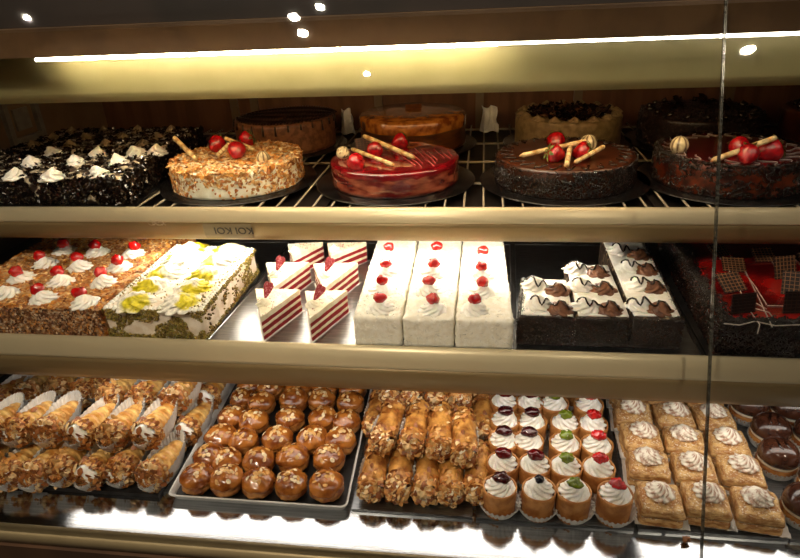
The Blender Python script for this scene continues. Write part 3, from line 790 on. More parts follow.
# red velvet slices
o_, s_ = (240, 235), .215
RVT = [((55, 258), (278, 262), (82, 405), (110, 290)), ((290, 268), (500, 265), (312, 410), (355, 280)), ((115, 125), (330, 122), (150, 250), (187, 138)),
       ((335, 130), (555, 125), (385, 255), (412, 150)), ((210, 50), (385, 40), (235, 118), None), ((396, 45), (590, 40), (415, 112), None)]
RVL = ['red velvet cake slice with red chocolate heart, front left of six', 'red velvet cake slice with red chocolate heart, front right beside white cake',
       'red velvet cake slice with red chocolate heart, middle row at left', 'red velvet cake slice with red chocolate heart, middle row beside white cake',
       'red velvet cake slice half hidden under the rail, back left', 'red velvet cake slice half hidden under the rail, back right']
hv = .044
m_heart = mat('red_sugar_heart', '#8d0618', '#d88a90', 420, .35, .5, 500, edge=(.5, .68))
for k, ((A, B, Cc, hp), lab) in enumerate(zip(RVT, RVL)):
    pa, pb, pc = [P(*zq(*x, o_, s_), ZS + .001 + hv) for x in (A, B, Cc)]
    if pc.y < .813:
        dy = .813 - pc.y
        for p in (pa, pb, pc): p.y += dy
    if k > 3: pa.y += .012; pb.y += .012; pc.y += .012
    for p in (pa, pb, pc): p.z = 0
    # keep neighbours apart
    cen = (pa + pb + pc) / 3; tri = [cen + (p - cen) * .93 for p in (pa, pc, pb)]
    base = Vector((cen.x, cen.y, ZS)); t = thing('red_velvet_slice', lab, 'cake slice', base, 'red velvet slices')
    lay = [(.0, .0075, 'r'), (.0075, .013, 'c'), (.013, .0215, 'r'), (.0215, .027, 'c'), (.027, .034, 'r'), (.034, hv, 'c')]
    for z0, z1, kd in lay:
        mb = MB(); N3 = 14; ring = []
        for e in range(3):
            for i in range(N3): ring.append(tri[e].lerp(tri[(e + 1) % 3], i / N3))
        ex = .0 if kd == 'r' else .0006; vs = []
        for zz, sc_ in ((z0, 1), (z0 + .0006, 1 + ex * 20), (z1 - .0008, 1 + ex * 20), (z1, .985 if z1 == hv else 1)):
            for p in ring:
                w = cen + (p - cen) * sc_; w.z = zz; w += noise.noise_vector(w * 220 + Vector((k, k, 0))) * .0008; vs.append(Vector((w.x, w.y, ZS + .001 + max(w.z, 0))))
        n3 = len(ring); F = grid_faces(n3, 4, True); top = len(vs); vs.append(Vector((cen.x, cen.y, ZS + .001 + z1))); bot = len(vs); vs.append(Vector((cen.x, cen.y, ZS + .001 + z0)))
        F += [(3 * n3 + i, 3 * n3 + (i + 1) % n3, top) for i in range(n3)] + [((i + 1) % n3, i, bot) for i in range(n3)]
        mb.add(vs, F).build('sponge_layer' if kd == 'r' else 'cream_layer', m_sponge_red if kd == 'r' else m_ivory, t, base, False)
    zt = ZS + .001 + hv
    rp = cen.lerp(tri[1], .42); rp += (tri[0] - cen) * .22
    rosette((rp.x, rp.y, zt - .001), .013, .012, 6, 2, (0, 0), k).build('cream_rosette', m_ivory, t, base)
    if hp:
        hp_ = Vector((rp.x - .002, rp.y + .012, zt)); vs = []
        prof = [(0, 0), (.004, .009), (.0075, .020), (.0088, .027), (.0065, .032), (.0025, .033), (0, .031)]
        pts = [(x, z) for x, z in prof] + [(-x, z) for x, z in prof[-2:0:-1]]
        Mh = Matrix.Translation(hp_) @ Matrix.Rotation(U(-.5, .2), 4, 'Z') @ Matrix.Rotation(.35, 4, 'Y') @ Matrix.Rotation(-.62, 4, 'X')
        n_ = len(pts); vs = [Mh @ Vector((x, -.0012, z)) for x, z in pts] + [Mh @ Vector((x, .0012, z)) for x, z in pts]
        MB().add(vs, [tuple(range(n_)), tuple(range(2 * n_ - 1, n_ - 1, -1))] + [(i, n_ + i, n_ + (i + 1) % n_, (i + 1) % n_) for i in range(n_)]).build('chocolate_heart', m_heart, t, base, False)
    mb = MB()
    for _ in range(70):
        w = [U(0, 1) for _ in range(3)]; ss = sum(w); p = (tri[0] * w[0] + tri[1] * w[1] + tri[2] * w[2]) / ss
        chunk(mb, (p.x, p.y, zt + .0006), U(.0006, .0014), rnd.choice([lin('#a51225'), lin('#c8505a'), lin('#e6d9b0')]))
    mb.build('crumb_topping', m_vc, t, base)
    qq = [cen + (p - cen) * 1.12 for p in tri]
    lp = MB().add([Vector((p.x, p.y, ZS + .0004)) for p in qq], [(0, 1, 2)]); lp.build('paper_liner', m_paper, t, base, False)

# white cherry cake strips
hw = .051
xs0 = [P(x, 349, ZS).x for x in (352.5, 402.3, 454.6, 513.5)]; xs1 = [P(x, 245, ZS + hw).x * .985 for x in (371, 415.6, 462, 506)]
xs1 = [-.2145, -.1275, -.0365, .046]
chs = [((183, 58), (166, 135), (149, 214), (138, 295)), ((403, 57), (390, 135), (366, 215), (386, 300)), ((619, 75), (611, 148), (616, 222), (580, 300))]
for k, lab in enumerate(('left', 'middle', 'right')):
    g = .0014
    q = [V2(xs0[k] + g, .815), V2(xs0[k+1] - g, .816), V2(xs1[k+1] - g, 1.16), V2(xs1[k] + g, 1.16)]
    cq = sum(q, Vector()) / 4; cq.z = ZS
    t = thing('white_cherry_cake', 'white coconut cream cake strip topped with red cherries, %s one of three' % lab, 'cake', cq, 'white cherry cake strips')
    slab(q, ZS + .0004, hw, .005, .004, .0024, 130, k).build('cake_body', mat('coconut_cream_%d' % k, '#f3eddb', '#fbf8ec', 120, .7, .3, 300), t, cq)
    for j, cp in enumerate(chs[k]):
        p = P(*zq(*cp, (350, 235), .215), ZS + hw + .017); 
        p.y = max(p.y, .838)
        o = rosette((p.x, p.y - .004, ZS + hw - .002), .0235, .018, 8, 2.4, (0, 0), j + k).build('cream_rosette', m_cream, t, cq)
        sphere((p.x, p.y, ZS + hw + .0185), .0108, .0108, .0092, 16, 10, .3, 50, j * 3 + k).build('cherry', m_cherry, o, cq)
    mb = MB()
    for _ in range(420):
        face = rnd.choice('ttttf'); p, nn = on_slab(q, ZS, hw, face)
        if face in 'lr' and k == 1: continue
        stick(mb, p + nn * .0008, nn, U(.003, .006), .0009, lin('#fbf8ec'), .5)
    mb.build('coconut_topping', m_vc, t, cq)

# chocolate cream strips
hc = .050
o_, s_ = (500, 235), .215
def zz(a): return P(*zq(*a, o_, s_), ZS + hc + .008)
CS = [([V2(.062, .832), V2(.147, .832), V2(.151, .965), V2(.075, .965)], [(160, 222), (180, 312)], [(268, 248), (282, 345)], 'shortest chocolate and cream cake strip, beside the white cherry cake'),
      ([V2(.150, .832), V2(.231, .832), V2(.2315, 1.03), V2(.154, 1.03)], [(352, 150), (372, 228), (397, 322)], [(455, 165), (482, 242), (510, 335)], 'middle-length chocolate and cream cake strip between two others'),
      ([V2(.234, .832), V2(.306, .832), V2(.321, 1.16), V2(.2385, 1.16)], [(555, 62), (598, 142), (645, 222), (630, 315)], [(650, 85), (680, 155), (714, 235), (745, 335)], 'longest chocolate and cream cake strip, at right end of steel tray')]
for k, (q, wr_, cr_, lab) in enumerate(CS):
    cq = sum(q, Vector()) / 4; cq.z = ZS
    t = thing('chocolate_cream_cake', lab, 'cake', cq, 'chocolate cream cake strips')
    slab(q, ZS + .0004, hc, .005, .006, .0012, 90, k + 5).build('cake_body', mat('mocha_sponge_%d' % k, '#2a1910', '#a08a68', 90, .6, .3, 200, edge=(.55, .7)), t, cq)
    mb = MB()
    faces = [('f', 2300)]
    if k == 0: faces.append(('l', 1500))
    if k == 2: faces.append(('r', 2600))
    for face, n in faces:
        for _ in range(n):
            p, nn = on_slab(q, ZS, hc + .001, face)
            if k == 1 and face == 'f' and p.x > .205 and p.z > ZS + .012 and rnd.random() < .6: continue
            stick(mb, p + nn * U(0, .002), nn, U(.003, .007), U(.0014, .0022), rnd.choice(CHO + [lin('#3d2619')]), .9)
    if k != 1:
        for _ in range(900):
            p, nn = on_slab(q, ZS, hc, 't'); a, b = (q[0], q[3]) if k == 0 else (q[1], q[2])
            e = a.lerp(b, U(0, 1)); e.z = ZS + hc + .001; e.x += abs(rnd.gauss(0, .004)) * (1 if k == 0 else -1)
            stick(mb, e, nn, U(.003, .006), .0016, rnd.choice(CHO), .7)
    mb.clamp(ZS + .0006).build('chocolate_vermicelli', m_vcg, t, cq)
    slab([Vector((p.x, p.y, 0)).lerp(Vector((cq.x, cq.y, 0)), .06) for p in q], ZS + hc, .0025, .001, .01, .0006, 120, k).build('cream_layer', m_cream, t, cq)
    bps = []; rs_ = []
    for w in wr_: p = zz(w); bps.append((p, 'w'))
    for w in cr_: p = zz(w); bps.append((p, 'c'))
    for j, (p, kd) in enumerate(bps):
        p.y = max(p.y, .853)
        if kd == 'c': p.x = min(p.x, (q[1].x + (q[2].x - q[1].x) * (p.y - .832) / (q[2].y - .832)) - .014)
        else: p.x = max(p.x, (q[0].x + (q[3].x - q[0].x) * (p.y - .832) / (q[3].y - .832)) + .016)
        rs_.append((p, .019 if kd == 'w' else .016)); rosette((p.x, p.y, ZS + hc + .001), .0225 if kd == 'w' else .0210, .019 if kd == 'w' else .016, 7, 2.2, (0, 0), j).build('cream_rosette' if kd == 'w' else 'chocolate_rosette', m_cream if kd == 'w' else m_chocmilk, t, cq)
    dz = MB()
    for w, c2 in zip(wr_, cr_):
        a, b = zz(w), zz(c2); a.y = max(a.y, .853); b.y = max(b.y, .853); pts = []
        for i in range(22):
            s = i / 21; p = a.lerp(b, s); hh = .0175 * (1 - abs((s * 2 % 1) - .5) * 1.1) if s < 1 else .006
            x_, y_ = p.x - .013 + .026 * s, p.y + .011 * math.sin(s * 17); pts.append(Vector((x_, y_, ZS + hc + .0032 + max([0] + [h_ * max(0, 1 - math.hypot(x_ - r_.x, y_ - r_.y) / .0215) ** .75 for r_, h_ in rs_]))))
        dz.merge(tube(pts, .0017, 6))
    dz.build('chocolate_drizzle', m_chocg, t, cq)

# dark red sheet cake at the right
hr = .056
q = [V2(.356, .820), V2(.86, .820), V2(.86, 1.22), V2(.372, 1.22)]
cq = sum(q, Vector()) / 4; cq.z = ZS
t = thing('red_glazed_sheet_cake', 'rectangular sheet cake with dark red glaze, white icing lines and lattice chocolates', 'cake', cq)
slab(q, ZS + .0004, hr, .005, .009, .001, 60, 4).build('cake_body', m_choc, t, cq)
slab([p.lerp(Vector((cq.x, cq.y, 0)), .035) for p in q], ZS + hr - .001, .003, .001, .012, .0004, 60, 4).build('red_glaze', mat('red_mirror_glaze', '#5a0509', '#a3150f', 14, .06, .08, 25, coat=1), t, cq)
mb = MB()
for face, n in (('f', 3000), ('l', 3600)):
    for _ in range(n):
        p, nn = on_slab(q, ZS, hr + .002, face); stick(mb, p + nn * .0015, nn, U(.004, .008), .0024, rnd.choice(CHO + [lin('#4a1d0c')] * (1 if face == 'l' else 0)), .8)
for _ in range(2200):
    if rnd.random() < .5: e = q[0].lerp(q[1], U(0, 1)); e.y += abs(rnd.gauss(0, .006))
    else: e = q[0].lerp(q[3], U(0, 1)); e.x += abs(rnd.gauss(0, .009))
    e = Vector((e.x, e.y, ZS + hr + .003)); stick(mb, e, (0, 0, 1), U(.004, .008), .0024, rnd.choice(CHO), .8)
mb.clamp(ZS + .0006, .8095).build('chocolate_crumb_coat', m_vcg, t, cq)
o_, s_ = (650, 235), .224
zl = ZS + hr + .002
wl = MB()
def wpt(*pts): return [P(*zq(a, b, o_, s_), zl + .0012) for a, b in pts]
for path in (wpt((330, 395), (400, 402), (470, 385), (560, 405), (680, 400), (820, 400)), wpt((300, 80), (380, 200), (440, 330), (490, 400), (480, 440)), wpt((340, 70), (430, 170), (490, 290), (545, 410)),
             wpt((425, 170), (470, 230), (520, 310)), wpt((440, 320), (530, 345), (550, 370)), wpt((430, 280), (520, 330)), wpt((525, 315), (620, 318)), wpt((545, 120), (640, 240), (720, 330)), wpt((650, 110), (740, 200), (800, 260))):
    wl.merge(tube(path, .0008, 5))
wl.build('icing_line', mat('white_icing', '#b5a698', '#cfc2b5', rough=.3), t, cq)
for a, b, w, h, rz, ti, cc in ((325, 95, .042, .036, .5, -1.0, '#9a6a42'), (378, 165, .044, .036, -.1, -1.1, '#9a6a42'), (385, 255, .05, .042, .35, -.95, '#9a6a42'), (415, 350, .046, .036, .25, -.2, '#2a130c'),
                               (520, 122, .044, .036, .1, -1.05, '#9a6a42'), (605, 195, .046, .044, .25, -.4, '#9a6a42'), (650, 270, .05, .044, -.2, -.5, '#9a6a42'), (655, 350, .05, .04, .1, -.2, '#3a1c10'), (740, 150, .046, .04, .3, -.95, '#9a6a42'), (790, 240, .046, .04, -.2, -.5, '#9a6a42')):
    p = P(*zq(a, b, o_, s_), zl); p.z = zl + .0006
    o = p_lattice(t, p - cq, w, h, rz, ti, 0, ('#1a0a07', cc))

# ================================================================== BOTTOM DECK
ZP = ZD + .0050
tr = {}
def rtray(x0f, x1f, x0b, x1b, label, m, rim): 
    return sheet_tray([V2(x0f, .621) * SB, V2(x1f, .621) * SB, V2(x1b, .965) * SB, V2(x0b, .965) * SB], ZD, label, m, rim, 'baking_tray', 'baking tray', 'baking trays on the steel deck')
rtray(-.965, -.482, -.965, -.497, 'baking tray holding the stacked almond cream horns', m_traydark, .004)
# pale rolled-rim tray of the cream puffs
def rim_tray(xf0, xf1, xb0, xb1, yf, yb, label, mtl):
    xf0, xf1, xb0, xb1, yf, yb = [v_ * SB for v_ in (xf0, xf1, xb0, xb1, yf, yb)]; ZD = globals()['ZD'] + .0003; c = Vector(((xf0 + xf1) / 2, (yf + yb) / 2, ZD)); t = thing('baking_tray', label, 'baking tray', c, 'baking trays on the steel deck')
    q = [V2(xf0, yf), V2(xf1, yf), V2(xb1, yb), V2(xb0, yb)]; n = 6; ring = []
    for i in range(4):
        p, a, b = q[i], q[i - 1], q[(i + 1) % 4]; ra = .012
        p0 = p + (a - p).normalized() * ra; p1 = p + (b - p).normalized() * ra
        for k in range(n + 1):
            s = k / n; ring.append(p0 * (1 - s) ** 2 + p * 2 * s * (1 - s) + p1 * s * s)
    m_ = len(ring); cen = sum(ring, Vector()) / m_
    def off(p, d, z): w = p + (cen - p).normalized() * d; return Vector((w.x, w.y, z))
    L_ = [(.008, ZD), (.001, ZD + .0125), (-.002, ZD + .0150), (-.0005, ZD + .0165), (.003, ZD + .0150), (.0095, ZD + .0035)]
    vs = []
    for d, z in L_: vs += [off(p, d, z) for p in ring]
    F = grid_faces(m_, len(L_), True); F.append(tuple(range(m_))[::-1])
    MB().add(vs, F).build('tray_rim', mtl, t, c)
    MB().add([off(p, .0095, ZD + .0035) for p in ring], [tuple(range(m_))]).build('tray_floor', m_traydark, t, c, False)
rim_tray(-.462, -.186, -.478, -.200, .616, .965, 'pale rimmed baking tray holding the glazed cream puffs', m_tray)
rtray(-.181, -.005, -.192, -.002, 'baking tray holding the two layers of nut cannoli', m_steel, .002)
rtray(0, .216, .003, .228, 'baking tray holding the cream-topped wafer cups', m_steel, .002)
rtray(.222, .4135, .232, .425, 'baking tray holding the square flaky pastries', m_steel, .002)
rtray(.4165, .86, .429, .86, 'baking tray holding the chocolate sandwich buns, at far right', m_steel, .002)

ORD = ['first', 'second', 'third', 'fourth', 'fifth', 'sixth', 'seventh']
ROW = ['front row', 'second row from front', 'third row from front', 'fourth row from front', 'fifth row from front', 'row hidden under the rail']
class Kit:
    def __init__(s, makers): s.v = [(m, [None]) for m in makers]; s.i = 0
    def place(s, k, loc, rz=0, sc=1.0, label='', rx=0, ry=0):
        mk, slot = s.v[k % len(s.v)]
        if slot[0] is None: o = mk(); slot[0] = o
        else: o = dup(slot[0])
        sc *= SB; o.location = loc; o.rotation_euler = (rx, ry, rz); o.scale = (sc, sc, sc); o['label'] = label; return o

# cream puffs ---------------------------------------------------------
def mk_puff(seed):
    def f():
        R = .0262; t = thing('cream_puff', '', 'cream puff', (0, 0, 0), 'glazed cream puffs')
        def rad(d, z): return 1 + .09 * noise.noise(d * 2.2 + Vector((seed * 5, 0, 0))) + .05 * noise.noise(d * 6 + Vector((0, seed, 0)))
        prof = []; n = 30; vs = []; nv = 20; zc = .0185
        def pt(t_, a, k=1):
            d = Vector((math.cos(a) * math.cos(t_), math.cos(a) * math.sin(t_), math.sin(a)))
            r = rad(d, 0) * k; w = Vector((d.x * R * r, d.y * R * r, d.z * .0205 * r))
            if -.25 < a < .12: w *= 1 - .09 * (1 - abs(a + .06) / .2 if abs(a + .06) < .2 else 0)
            return Vector((w.x, w.y, max(0, w.z + zc)))
        for j in range(nv + 1):
            a = -PI / 2 + PI * j / nv
            for i in range(n): vs.append(pt(2 * PI * i / n, a))
        MB().add(vs, grid_faces(n, nv + 1, True)).build('choux_shell', m_choux, t)
        vs = []; nv = 14
        for j in range(nv + 1):
            for i in range(n):
                th = 2 * PI * i / n; a0 = .12 + .42 * noise.noise(Vector((math.cos(th) * 1.6, math.sin(th) * 1.6, seed * 3.3)))
                a = a0 + (PI / 2 - a0) * j / nv; vs.append(pt(th, a, 1.035 if j > 0 else .99))
        MB().add(vs, grid_faces(n, nv + 1, True)).build('caramel_glaze', m_caramel, t)
        mb = MB(); cx_, cy_ = U(-.5, .5), U(-.5, .5)
        for _ in range(rnd.choice((11, 14, 18))):
            a = U(.75, 1.5); th = U(0, 6.28); p = pt(th, a, 1.08); d = (p - Vector((0, 0, zc))).normalized()
            flake(mb, p, d, U(.0038, .006), U(.0024, .0034), rnd.choice(ALM[:3] + [lin('#cf9748')]), .35, .12)
        mb.build('almond_topping', m_nut, t); return t
    return f
puffs = Kit([mk_puff(s) for s in range(5)])
PR = [[(113, 372), (238, 377), (357, 375), (477, 378), (610, 385)], [(150, 280), (245, 298), (360, 297), (483, 285), (615, 287)], [(200, 210), (305, 222), (428, 218), (555, 217), (668, 222)],
      [(240, 138), (340, 152), (473, 142), (592, 140), (695, 152)], [(270, 68), (368, 85), (487, 75), (588, 75), (692, 83)], [(297, 20), (402, 33), (505, 28), (598, 28), (700, 33)]]
k = 0
for r, row in enumerate(PR):
    for i, a in enumerate(row):
        p = P(*zq(*a, (160, 380), .275), ZP + .022); p.z = ZP
        p.x = min(max(p.x, -.424 * SB), -.222 * SB); p.y = max(p.y, .643 * SB)
        puffs.place(k * 3 + r, p, U(0, 6.28), U(.95, 1.03), 'glazed almond cream puff, %s from left in the %s' % (ORD[i], ROW[r])); k += 1

# cream horns -----------------------------------------------------------
def shell_cone(Lh, r0, r1, turns, seed, ridge=.0016):
    n = 28; m_ = 46; vs = []
    for j in range(m_ + 1):
        s = j / m_; 
        for i in range(n):
            a = 2 * PI * i / n; ph = (s * turns - a / (2 * PI)) % 1.0
            r = r0 + (r1 - r0) * s ** 1.1 + ridge * (1 - ph) ** 1.0 * 1.3
            r *= 1 + .03 * noise.noise(Vector((math.cos(a), math.sin(a), s * 6 + seed)))
            vs.append(Vector((r * math.cos(a), s * Lh, r * math.sin(a))))
    vs.append(Vector((0, Lh * 1.02, 0))); e = len(vs) - 1
    return MB().add(vs, grid_faces(n, m_ + 1, True) + [(m_ * n + i, m_ * n + (i + 1) % n, e) for i in range(n)])
def mk_horn(seed, white):
    def f():
        t = thing('cream_horn', '', 'cream horn', (0, 0, 0), 'almond cream horns'); r0, r1, Lh = .0224, .0122, .082
        slope = math.atan2(r0 - r1, Lh)
        M = Matrix.Translation((0, 0, r0 + .0022)) @ Matrix.Rotation(-slope, 4, 'X')
        MB().merge(shell_cone(Lh, r0, r1, 6, seed), M).build('pastry_shell', m_horn, t)
        cr = sphere((0, .002, 0), r0 * .93, .012, r0 * .93, 20, 12, .12, 60, seed); MB().merge(cr, M).build('cream_filling', m_cream, t)
        mb = MB(); n = 150
        for _ in range(n):
            a = U(0, 6.28); q = math.sqrt(U(0, 1)); yy = -.010 * math.sqrt(max(0, 1 - q * q)) + .002
            if white and math.sin(a) * q > .25 and rnd.random() < .85: continue
            p = M @ Vector((q * r0 * math.cos(a), yy, q * r0 * math.sin(a))); nn = Vector((q * math.cos(a) * .6, -1, q * math.sin(a) * .6))
            flake(mb, p + nn * U(0, .003), nn, U(.005, .0085), U(.0034, .0052), rnd.choice(NUT), .8)
        for _ in range(80):
            a = U(0, 6.28); yy = abs(rnd.gauss(0, .010)); r = r0 + .0015
            p = M @ Vector((r * math.cos(a), yy, r * math.sin(a)))
            if p.z < .001: p.z = .001
            flake(mb, p, (math.cos(a), -.4, math.sin(a)), U(.0045, .0075), U(.003, .0046), rnd.choice(NUT), .75)
        mb.clamp(.0006, None, .0246).build('nut_coating', m_nut, t)
        ln_ = liner(.9, 1.18, .031, 40, .05, .0210, .049, .25); ln_.v = [Vector((v.x, v.y + .037, v.z)) for v in ln_.v]
        ln_.build('paper_liner', m_paper, t); return t
    return f
horns = Kit([mk_horn(0, False), mk_horn(1, True), mk_horn(2, False), mk_horn(3, False)])
HO = (0, 370); HS = .275
def horn_at(a, layer, k, rz, lab, sc=1.0):
    z0 = ZP + (.0245 + layer * .039) * SB
    p = P(*zq(*a, HO, HS), z0)
    b = Vector((p.x, p.y, ZP + layer * .0390 * SB))
    return horns.place(k, b, rz, sc, lab)
front = [(-95, 380), (20, 388), (115, 392), (215, 375), (315, 388), (432, 378), (545, 392)]
for i, a in enumerate(front):
    horn_at(a, 0, (0, 2, 3, 2, 1, 0, 3)[i], (-.05, -.08, -.06, .05, -.05, .03, -.07)[i], 'almond cream horn on the tray, %s from right in the front row' % ORD[6 - i] if i < 6 else 'almond cream horn beside the puff tray, rightmost in the front row')
for i, a in enumerate([(-60, 240), (52, 232), (165, 232), (283, 240), (400, 247), (526, 240)]):
    horn_at(a, 1, (2, 0, 3, 1, 2, 1)[i], (.03, -.05, .05, -.14, -.02, -.02)[i], 'almond cream horn stacked on the second layer, %s from right' % ORD[5 - i])
horn_at((668, 232), 0, 1, -.05, 'almond cream horn with white cream showing, low between stack and puff tray')
for i, a in enumerate([(745, 112)]): horn_at(a, 0, 1, -.02, 'almond cream horn at the back, touching the left rim of puff tray')
for i, a in enumerate([(-20, 118), (90, 95), (200, 80), (285, 95)]):
    horn_at(a, 0, (0, 3, 2, 0)[i], (-.1, .1, .05, 0)[i], 'nut-covered cream horn low in the dim back left, %s from left' % ORD[i])
for i, a in enumerate([(395, 108), (508, 112), (625, 118)]):
    horn_at(a, 1, (2, 0, 3)[i], (-.10, -.08, -.06)[i], 'bright almond cream horn high at the back, %s of three from left' % ORD[i])
for i, a in enumerate([(385, 60), (500, 60), (615, 60)]):
    p = P(*zq(*a, HO, HS), ZP + .02); horns.place((0, 2, 3)[i], Vector((p.x, p.y - .03, ZP)), -.1, 1.0, 'cream horn underneath the bright upper horns at the back, %s from left' % ORD[i])

# cannoli ----------------------------------------------------------------
def mk_cann(seed):
    def f():
        t = thing('cannoli', '', 'cannoli', (0, 0, 0), 'nut cannoli'); R, Lh = .0178, .092
        n = 30; m_ = 26; vs = []
        for j in range(m_ + 1):
            s = j / m_
            for i in range(n + 1):
                a = 2 * PI * i / n * 1.04 + 1.2
                r = R * (1 + .10 * (abs(s - .5) * 2) ** 3) + .0016 * i / n + .0022 * noise.noise(Vector((math.cos(a) * 1.5, math.sin(a) * 1.5, s * 5 + seed * 7)))
                edge = (.010 * math.cos((a - 1.2) * .5 + seed)) if True else 0
                vs.append(Vector((r * math.cos(a), .004 + s * (Lh - .008) + edge * (s - .5) * 2 * .6, r * math.sin(a) + R + .003)))
        MB().add(vs, grid_faces(n + 1, m_ + 1)).build('pastry_shell', m_fried, t)
        for e in (0, 1):
            yy = .003 if e == 0 else Lh - .003; sg = -1 if e == 0 else 1
            sphere((0, yy, R + .003), R * .95, .012, R * .95, 18, 10, .1, 60, seed).build('cream_filling', m_ivory, t)
            mb = MB()
            for _ in range(100):
                a = U(0, 6.28); q = math.sqrt(U(0, 1)); y2 = yy + sg * .011 * math.sqrt(max(0, 1 - q * q))
                flake(mb, Vector((q * R * math.cos(a), y2, q * R * math.sin(a) + R + .003)), (q * math.cos(a) * .7, sg, q * math.sin(a) * .7), U(.005, .0085), U(.0034, .0054), rnd.choice(NUT + ALM[:2]), .8)
            for _ in range(75):
                a = U(0, 6.28); p = Vector(((R + .002) * math.cos(a), yy - sg * abs(rnd.gauss(0, .014)), (R + .002) * math.sin(a) + R + .003)); p.z = max(p.z, .001)
                flake(mb, p, (math.cos(a), sg * .3, math.sin(a)), U(.0045, .0075), U(.003, .0046), rnd.choice(NUT), .7)
            mb.clamp(.0006, None, .0208).build('nut_coating', m_nut, t)
        ln_ = liner(.85, 1.22, .024, 38, .05, .0186, .046, 0, .002); ln_.v = [Vector((v.x, v.y + .045, v.z)) for v in ln_.v]
        ln_.build('paper_liner', m_paper, t); return t
    return f
cann = Kit([mk_cann(s) for s in range(4)])
CO_, CSc = (350, 380), .251
def cann_at(a, layer, k, rz, lab):
    z = ZP + (.021 + layer * .034) * SB; p = P(*zq(*a, CO_, CSc), z)
    return cann.place(k, Vector((p.x, max(p.y + .004, .636 * SB), ZP + layer * .0350 * SB)), rz, 1, lab)
for i, a in enumerate([(75, 472), (186, 468), (298, 466), (398, 470), (503, 462)]):
    cann_at(a, 0, i, (.02, .03, .0, .04, -.03)[i], 'nut cannoli on the tray, %s from left in the front row' % ORD[i])
for i, a in enumerate([(120, 268), (240, 280), (352, 293), (455, 318)]):
    cann_at(a, 1, i + 1, (-.10, -.06, .03, .05)[i], 'nut cannoli in a paper case on the upper layer, %s from left' % ORD[i])
for i, a in enumerate([(90, 218), (205, 215), (312, 215), (418, 215), (526, 240)]):
    p = P(*zq(*a, CO_, CSc), ZP + .021); cann.place(i + 2, Vector((p.x, max(p.y, .775 * SB), ZP)), 0, 1, 'nut cannoli in the second row, mostly under the upper layer, %s from left' % ORD[i])
for i, a in enumerate([(160, 72), (242, 98), (345, 92), (437, 92), (520, 112)]):
    cann_at(a, 1 if i < 4 else 0, i, (0, .02, 0, .02, 0)[i], 'nut cannoli at the back against the rail, %s from left' % ORD[i])

# wafer cups -----------------------------------------------------------
def mk_cup(kind, seed, wide=False):
    def f():
        t = thing('wafer_cup', '', 'pastry', (0, 0, 0), 'wafer cups of whipped cream'); R, h = .0222, .043
        n = 40; vs = []; cols = []
        zs = [.001, .008, .018, .028, .036, h, h + .0006, h - .001, h - .01]; rr = [0, 0, 0, 0, 0, 0, -.0012, -.0024, -.0026]
        for z, dr in zip(zs, rr):
            for i in range(n + 6):
                a = 2 * PI * i / n + seed; sp = .0022 * min(1, i / n) 
                r = R * .97 + R * .05 * z / h + dr + sp + .0006 * noise.noise(Vector((math.cos(a) * 2, math.sin(a) * 2, z * 60 + seed)))
                vs.append(Vector((r * math.cos(a), r * math.sin(a), z)))
        b = MB().add(vs, grid_faces(n + 6, len(zs)))
        b.add([(0, 0, .0012)] + [(R * .96 * math.cos(2 * PI * i / n), R * .96 * math.sin(2 * PI * i / n), .0012) for i in range(n)], [(0, 1 + i, 1 + (i + 1) % n) for i in range(n)])
        b.build('wafer_shell', m_wafer, t)
        cs = rosette((0, 0, h - .006), R * .93, .029, 9, 3.2, (.08, 0), seed, nr=18); cs.build('cream_swirl', m_cream, t)
        zc = h + .0172
        if kind == 'dark':
            c1 = [lin('#3b0508'), lin('#5a0a0c')]
            mb = sphere((.001, -.002, zc + .001), .0125, .0098, .0075, 16, 10, .3, 60, seed, c1[seed % 2])
            mb.build('cherry_topping', m_vcg, t)
        elif kind == 'blue': sphere((0, -.004, zc + .004), .0065, .0065, .006, 14, 9, .3, 60, seed, lin('#15101c')).build('berry_topping', m_vcg, t)
        elif kind == 'green':
            mb = MB(); G = [lin('#6c7d12'), lin('#8c9a24'), lin('#4c5b0d')]
            mb.merge(sphere((0, -.003, zc), .0105, .0092, .0068, 14, 9, .4, 60, seed, G[0]))
            for _ in range(22): a = U(0, 6.28); q = U(0, .0085); chunk(mb, (q * math.cos(a), -.003 + q * math.sin(a), zc + .005 - q * .3), U(.0014, .0024), rnd.choice(G))
            mb.build('pistachio_topping', m_vcg, t)
        else:
            mb = MB()
            for dx, dy, r in ((0, -.002, .0088), (.006, -.004, .006), (-.005, -.001, .006)): mb.merge(sphere((dx, dy, zc + .002), r, r, r * .9, 14, 9, .4, 60, seed))
            mb.build('cherry_topping', m_cherry, t)
        liner(.0222, .0300 if wide else .0246, .017 if wide else .014, 26, .0015 if wide else .001).build('paper_liner', m_paper, t); return t
    return f
kits = {'dark': Kit([mk_cup('dark', s) for s in range(3)]), 'green': Kit([mk_cup('green', s) for s in range(2)]), 'red': Kit([mk_cup('red', s) for s in range(2)]), 'blue': Kit([mk_cup('blue', 1, True)])}
wides = {k_: Kit([mk_cup(k_, 4, True)]) for k_ in ('dark', 'green', 'red')}
CUPS = [[(95, 372), (105, 312), (108, 225), (113, 135), (110, 62)], [(240, 385), (228, 322), (205, 248), (217, 170), (208, 85)], [(375, 392), (345, 317), (342, 228), (342, 150), (300, 80)], [(527, 385), (470, 325), (468, 255), (450, 170), (435, 97), (400, 42)]]
NM = [['with dark cherry sauce', 'dark'], ['with dark cherry', 'dark'], ['with green pistachio', 'green'], ['with red cherry', 'red']]
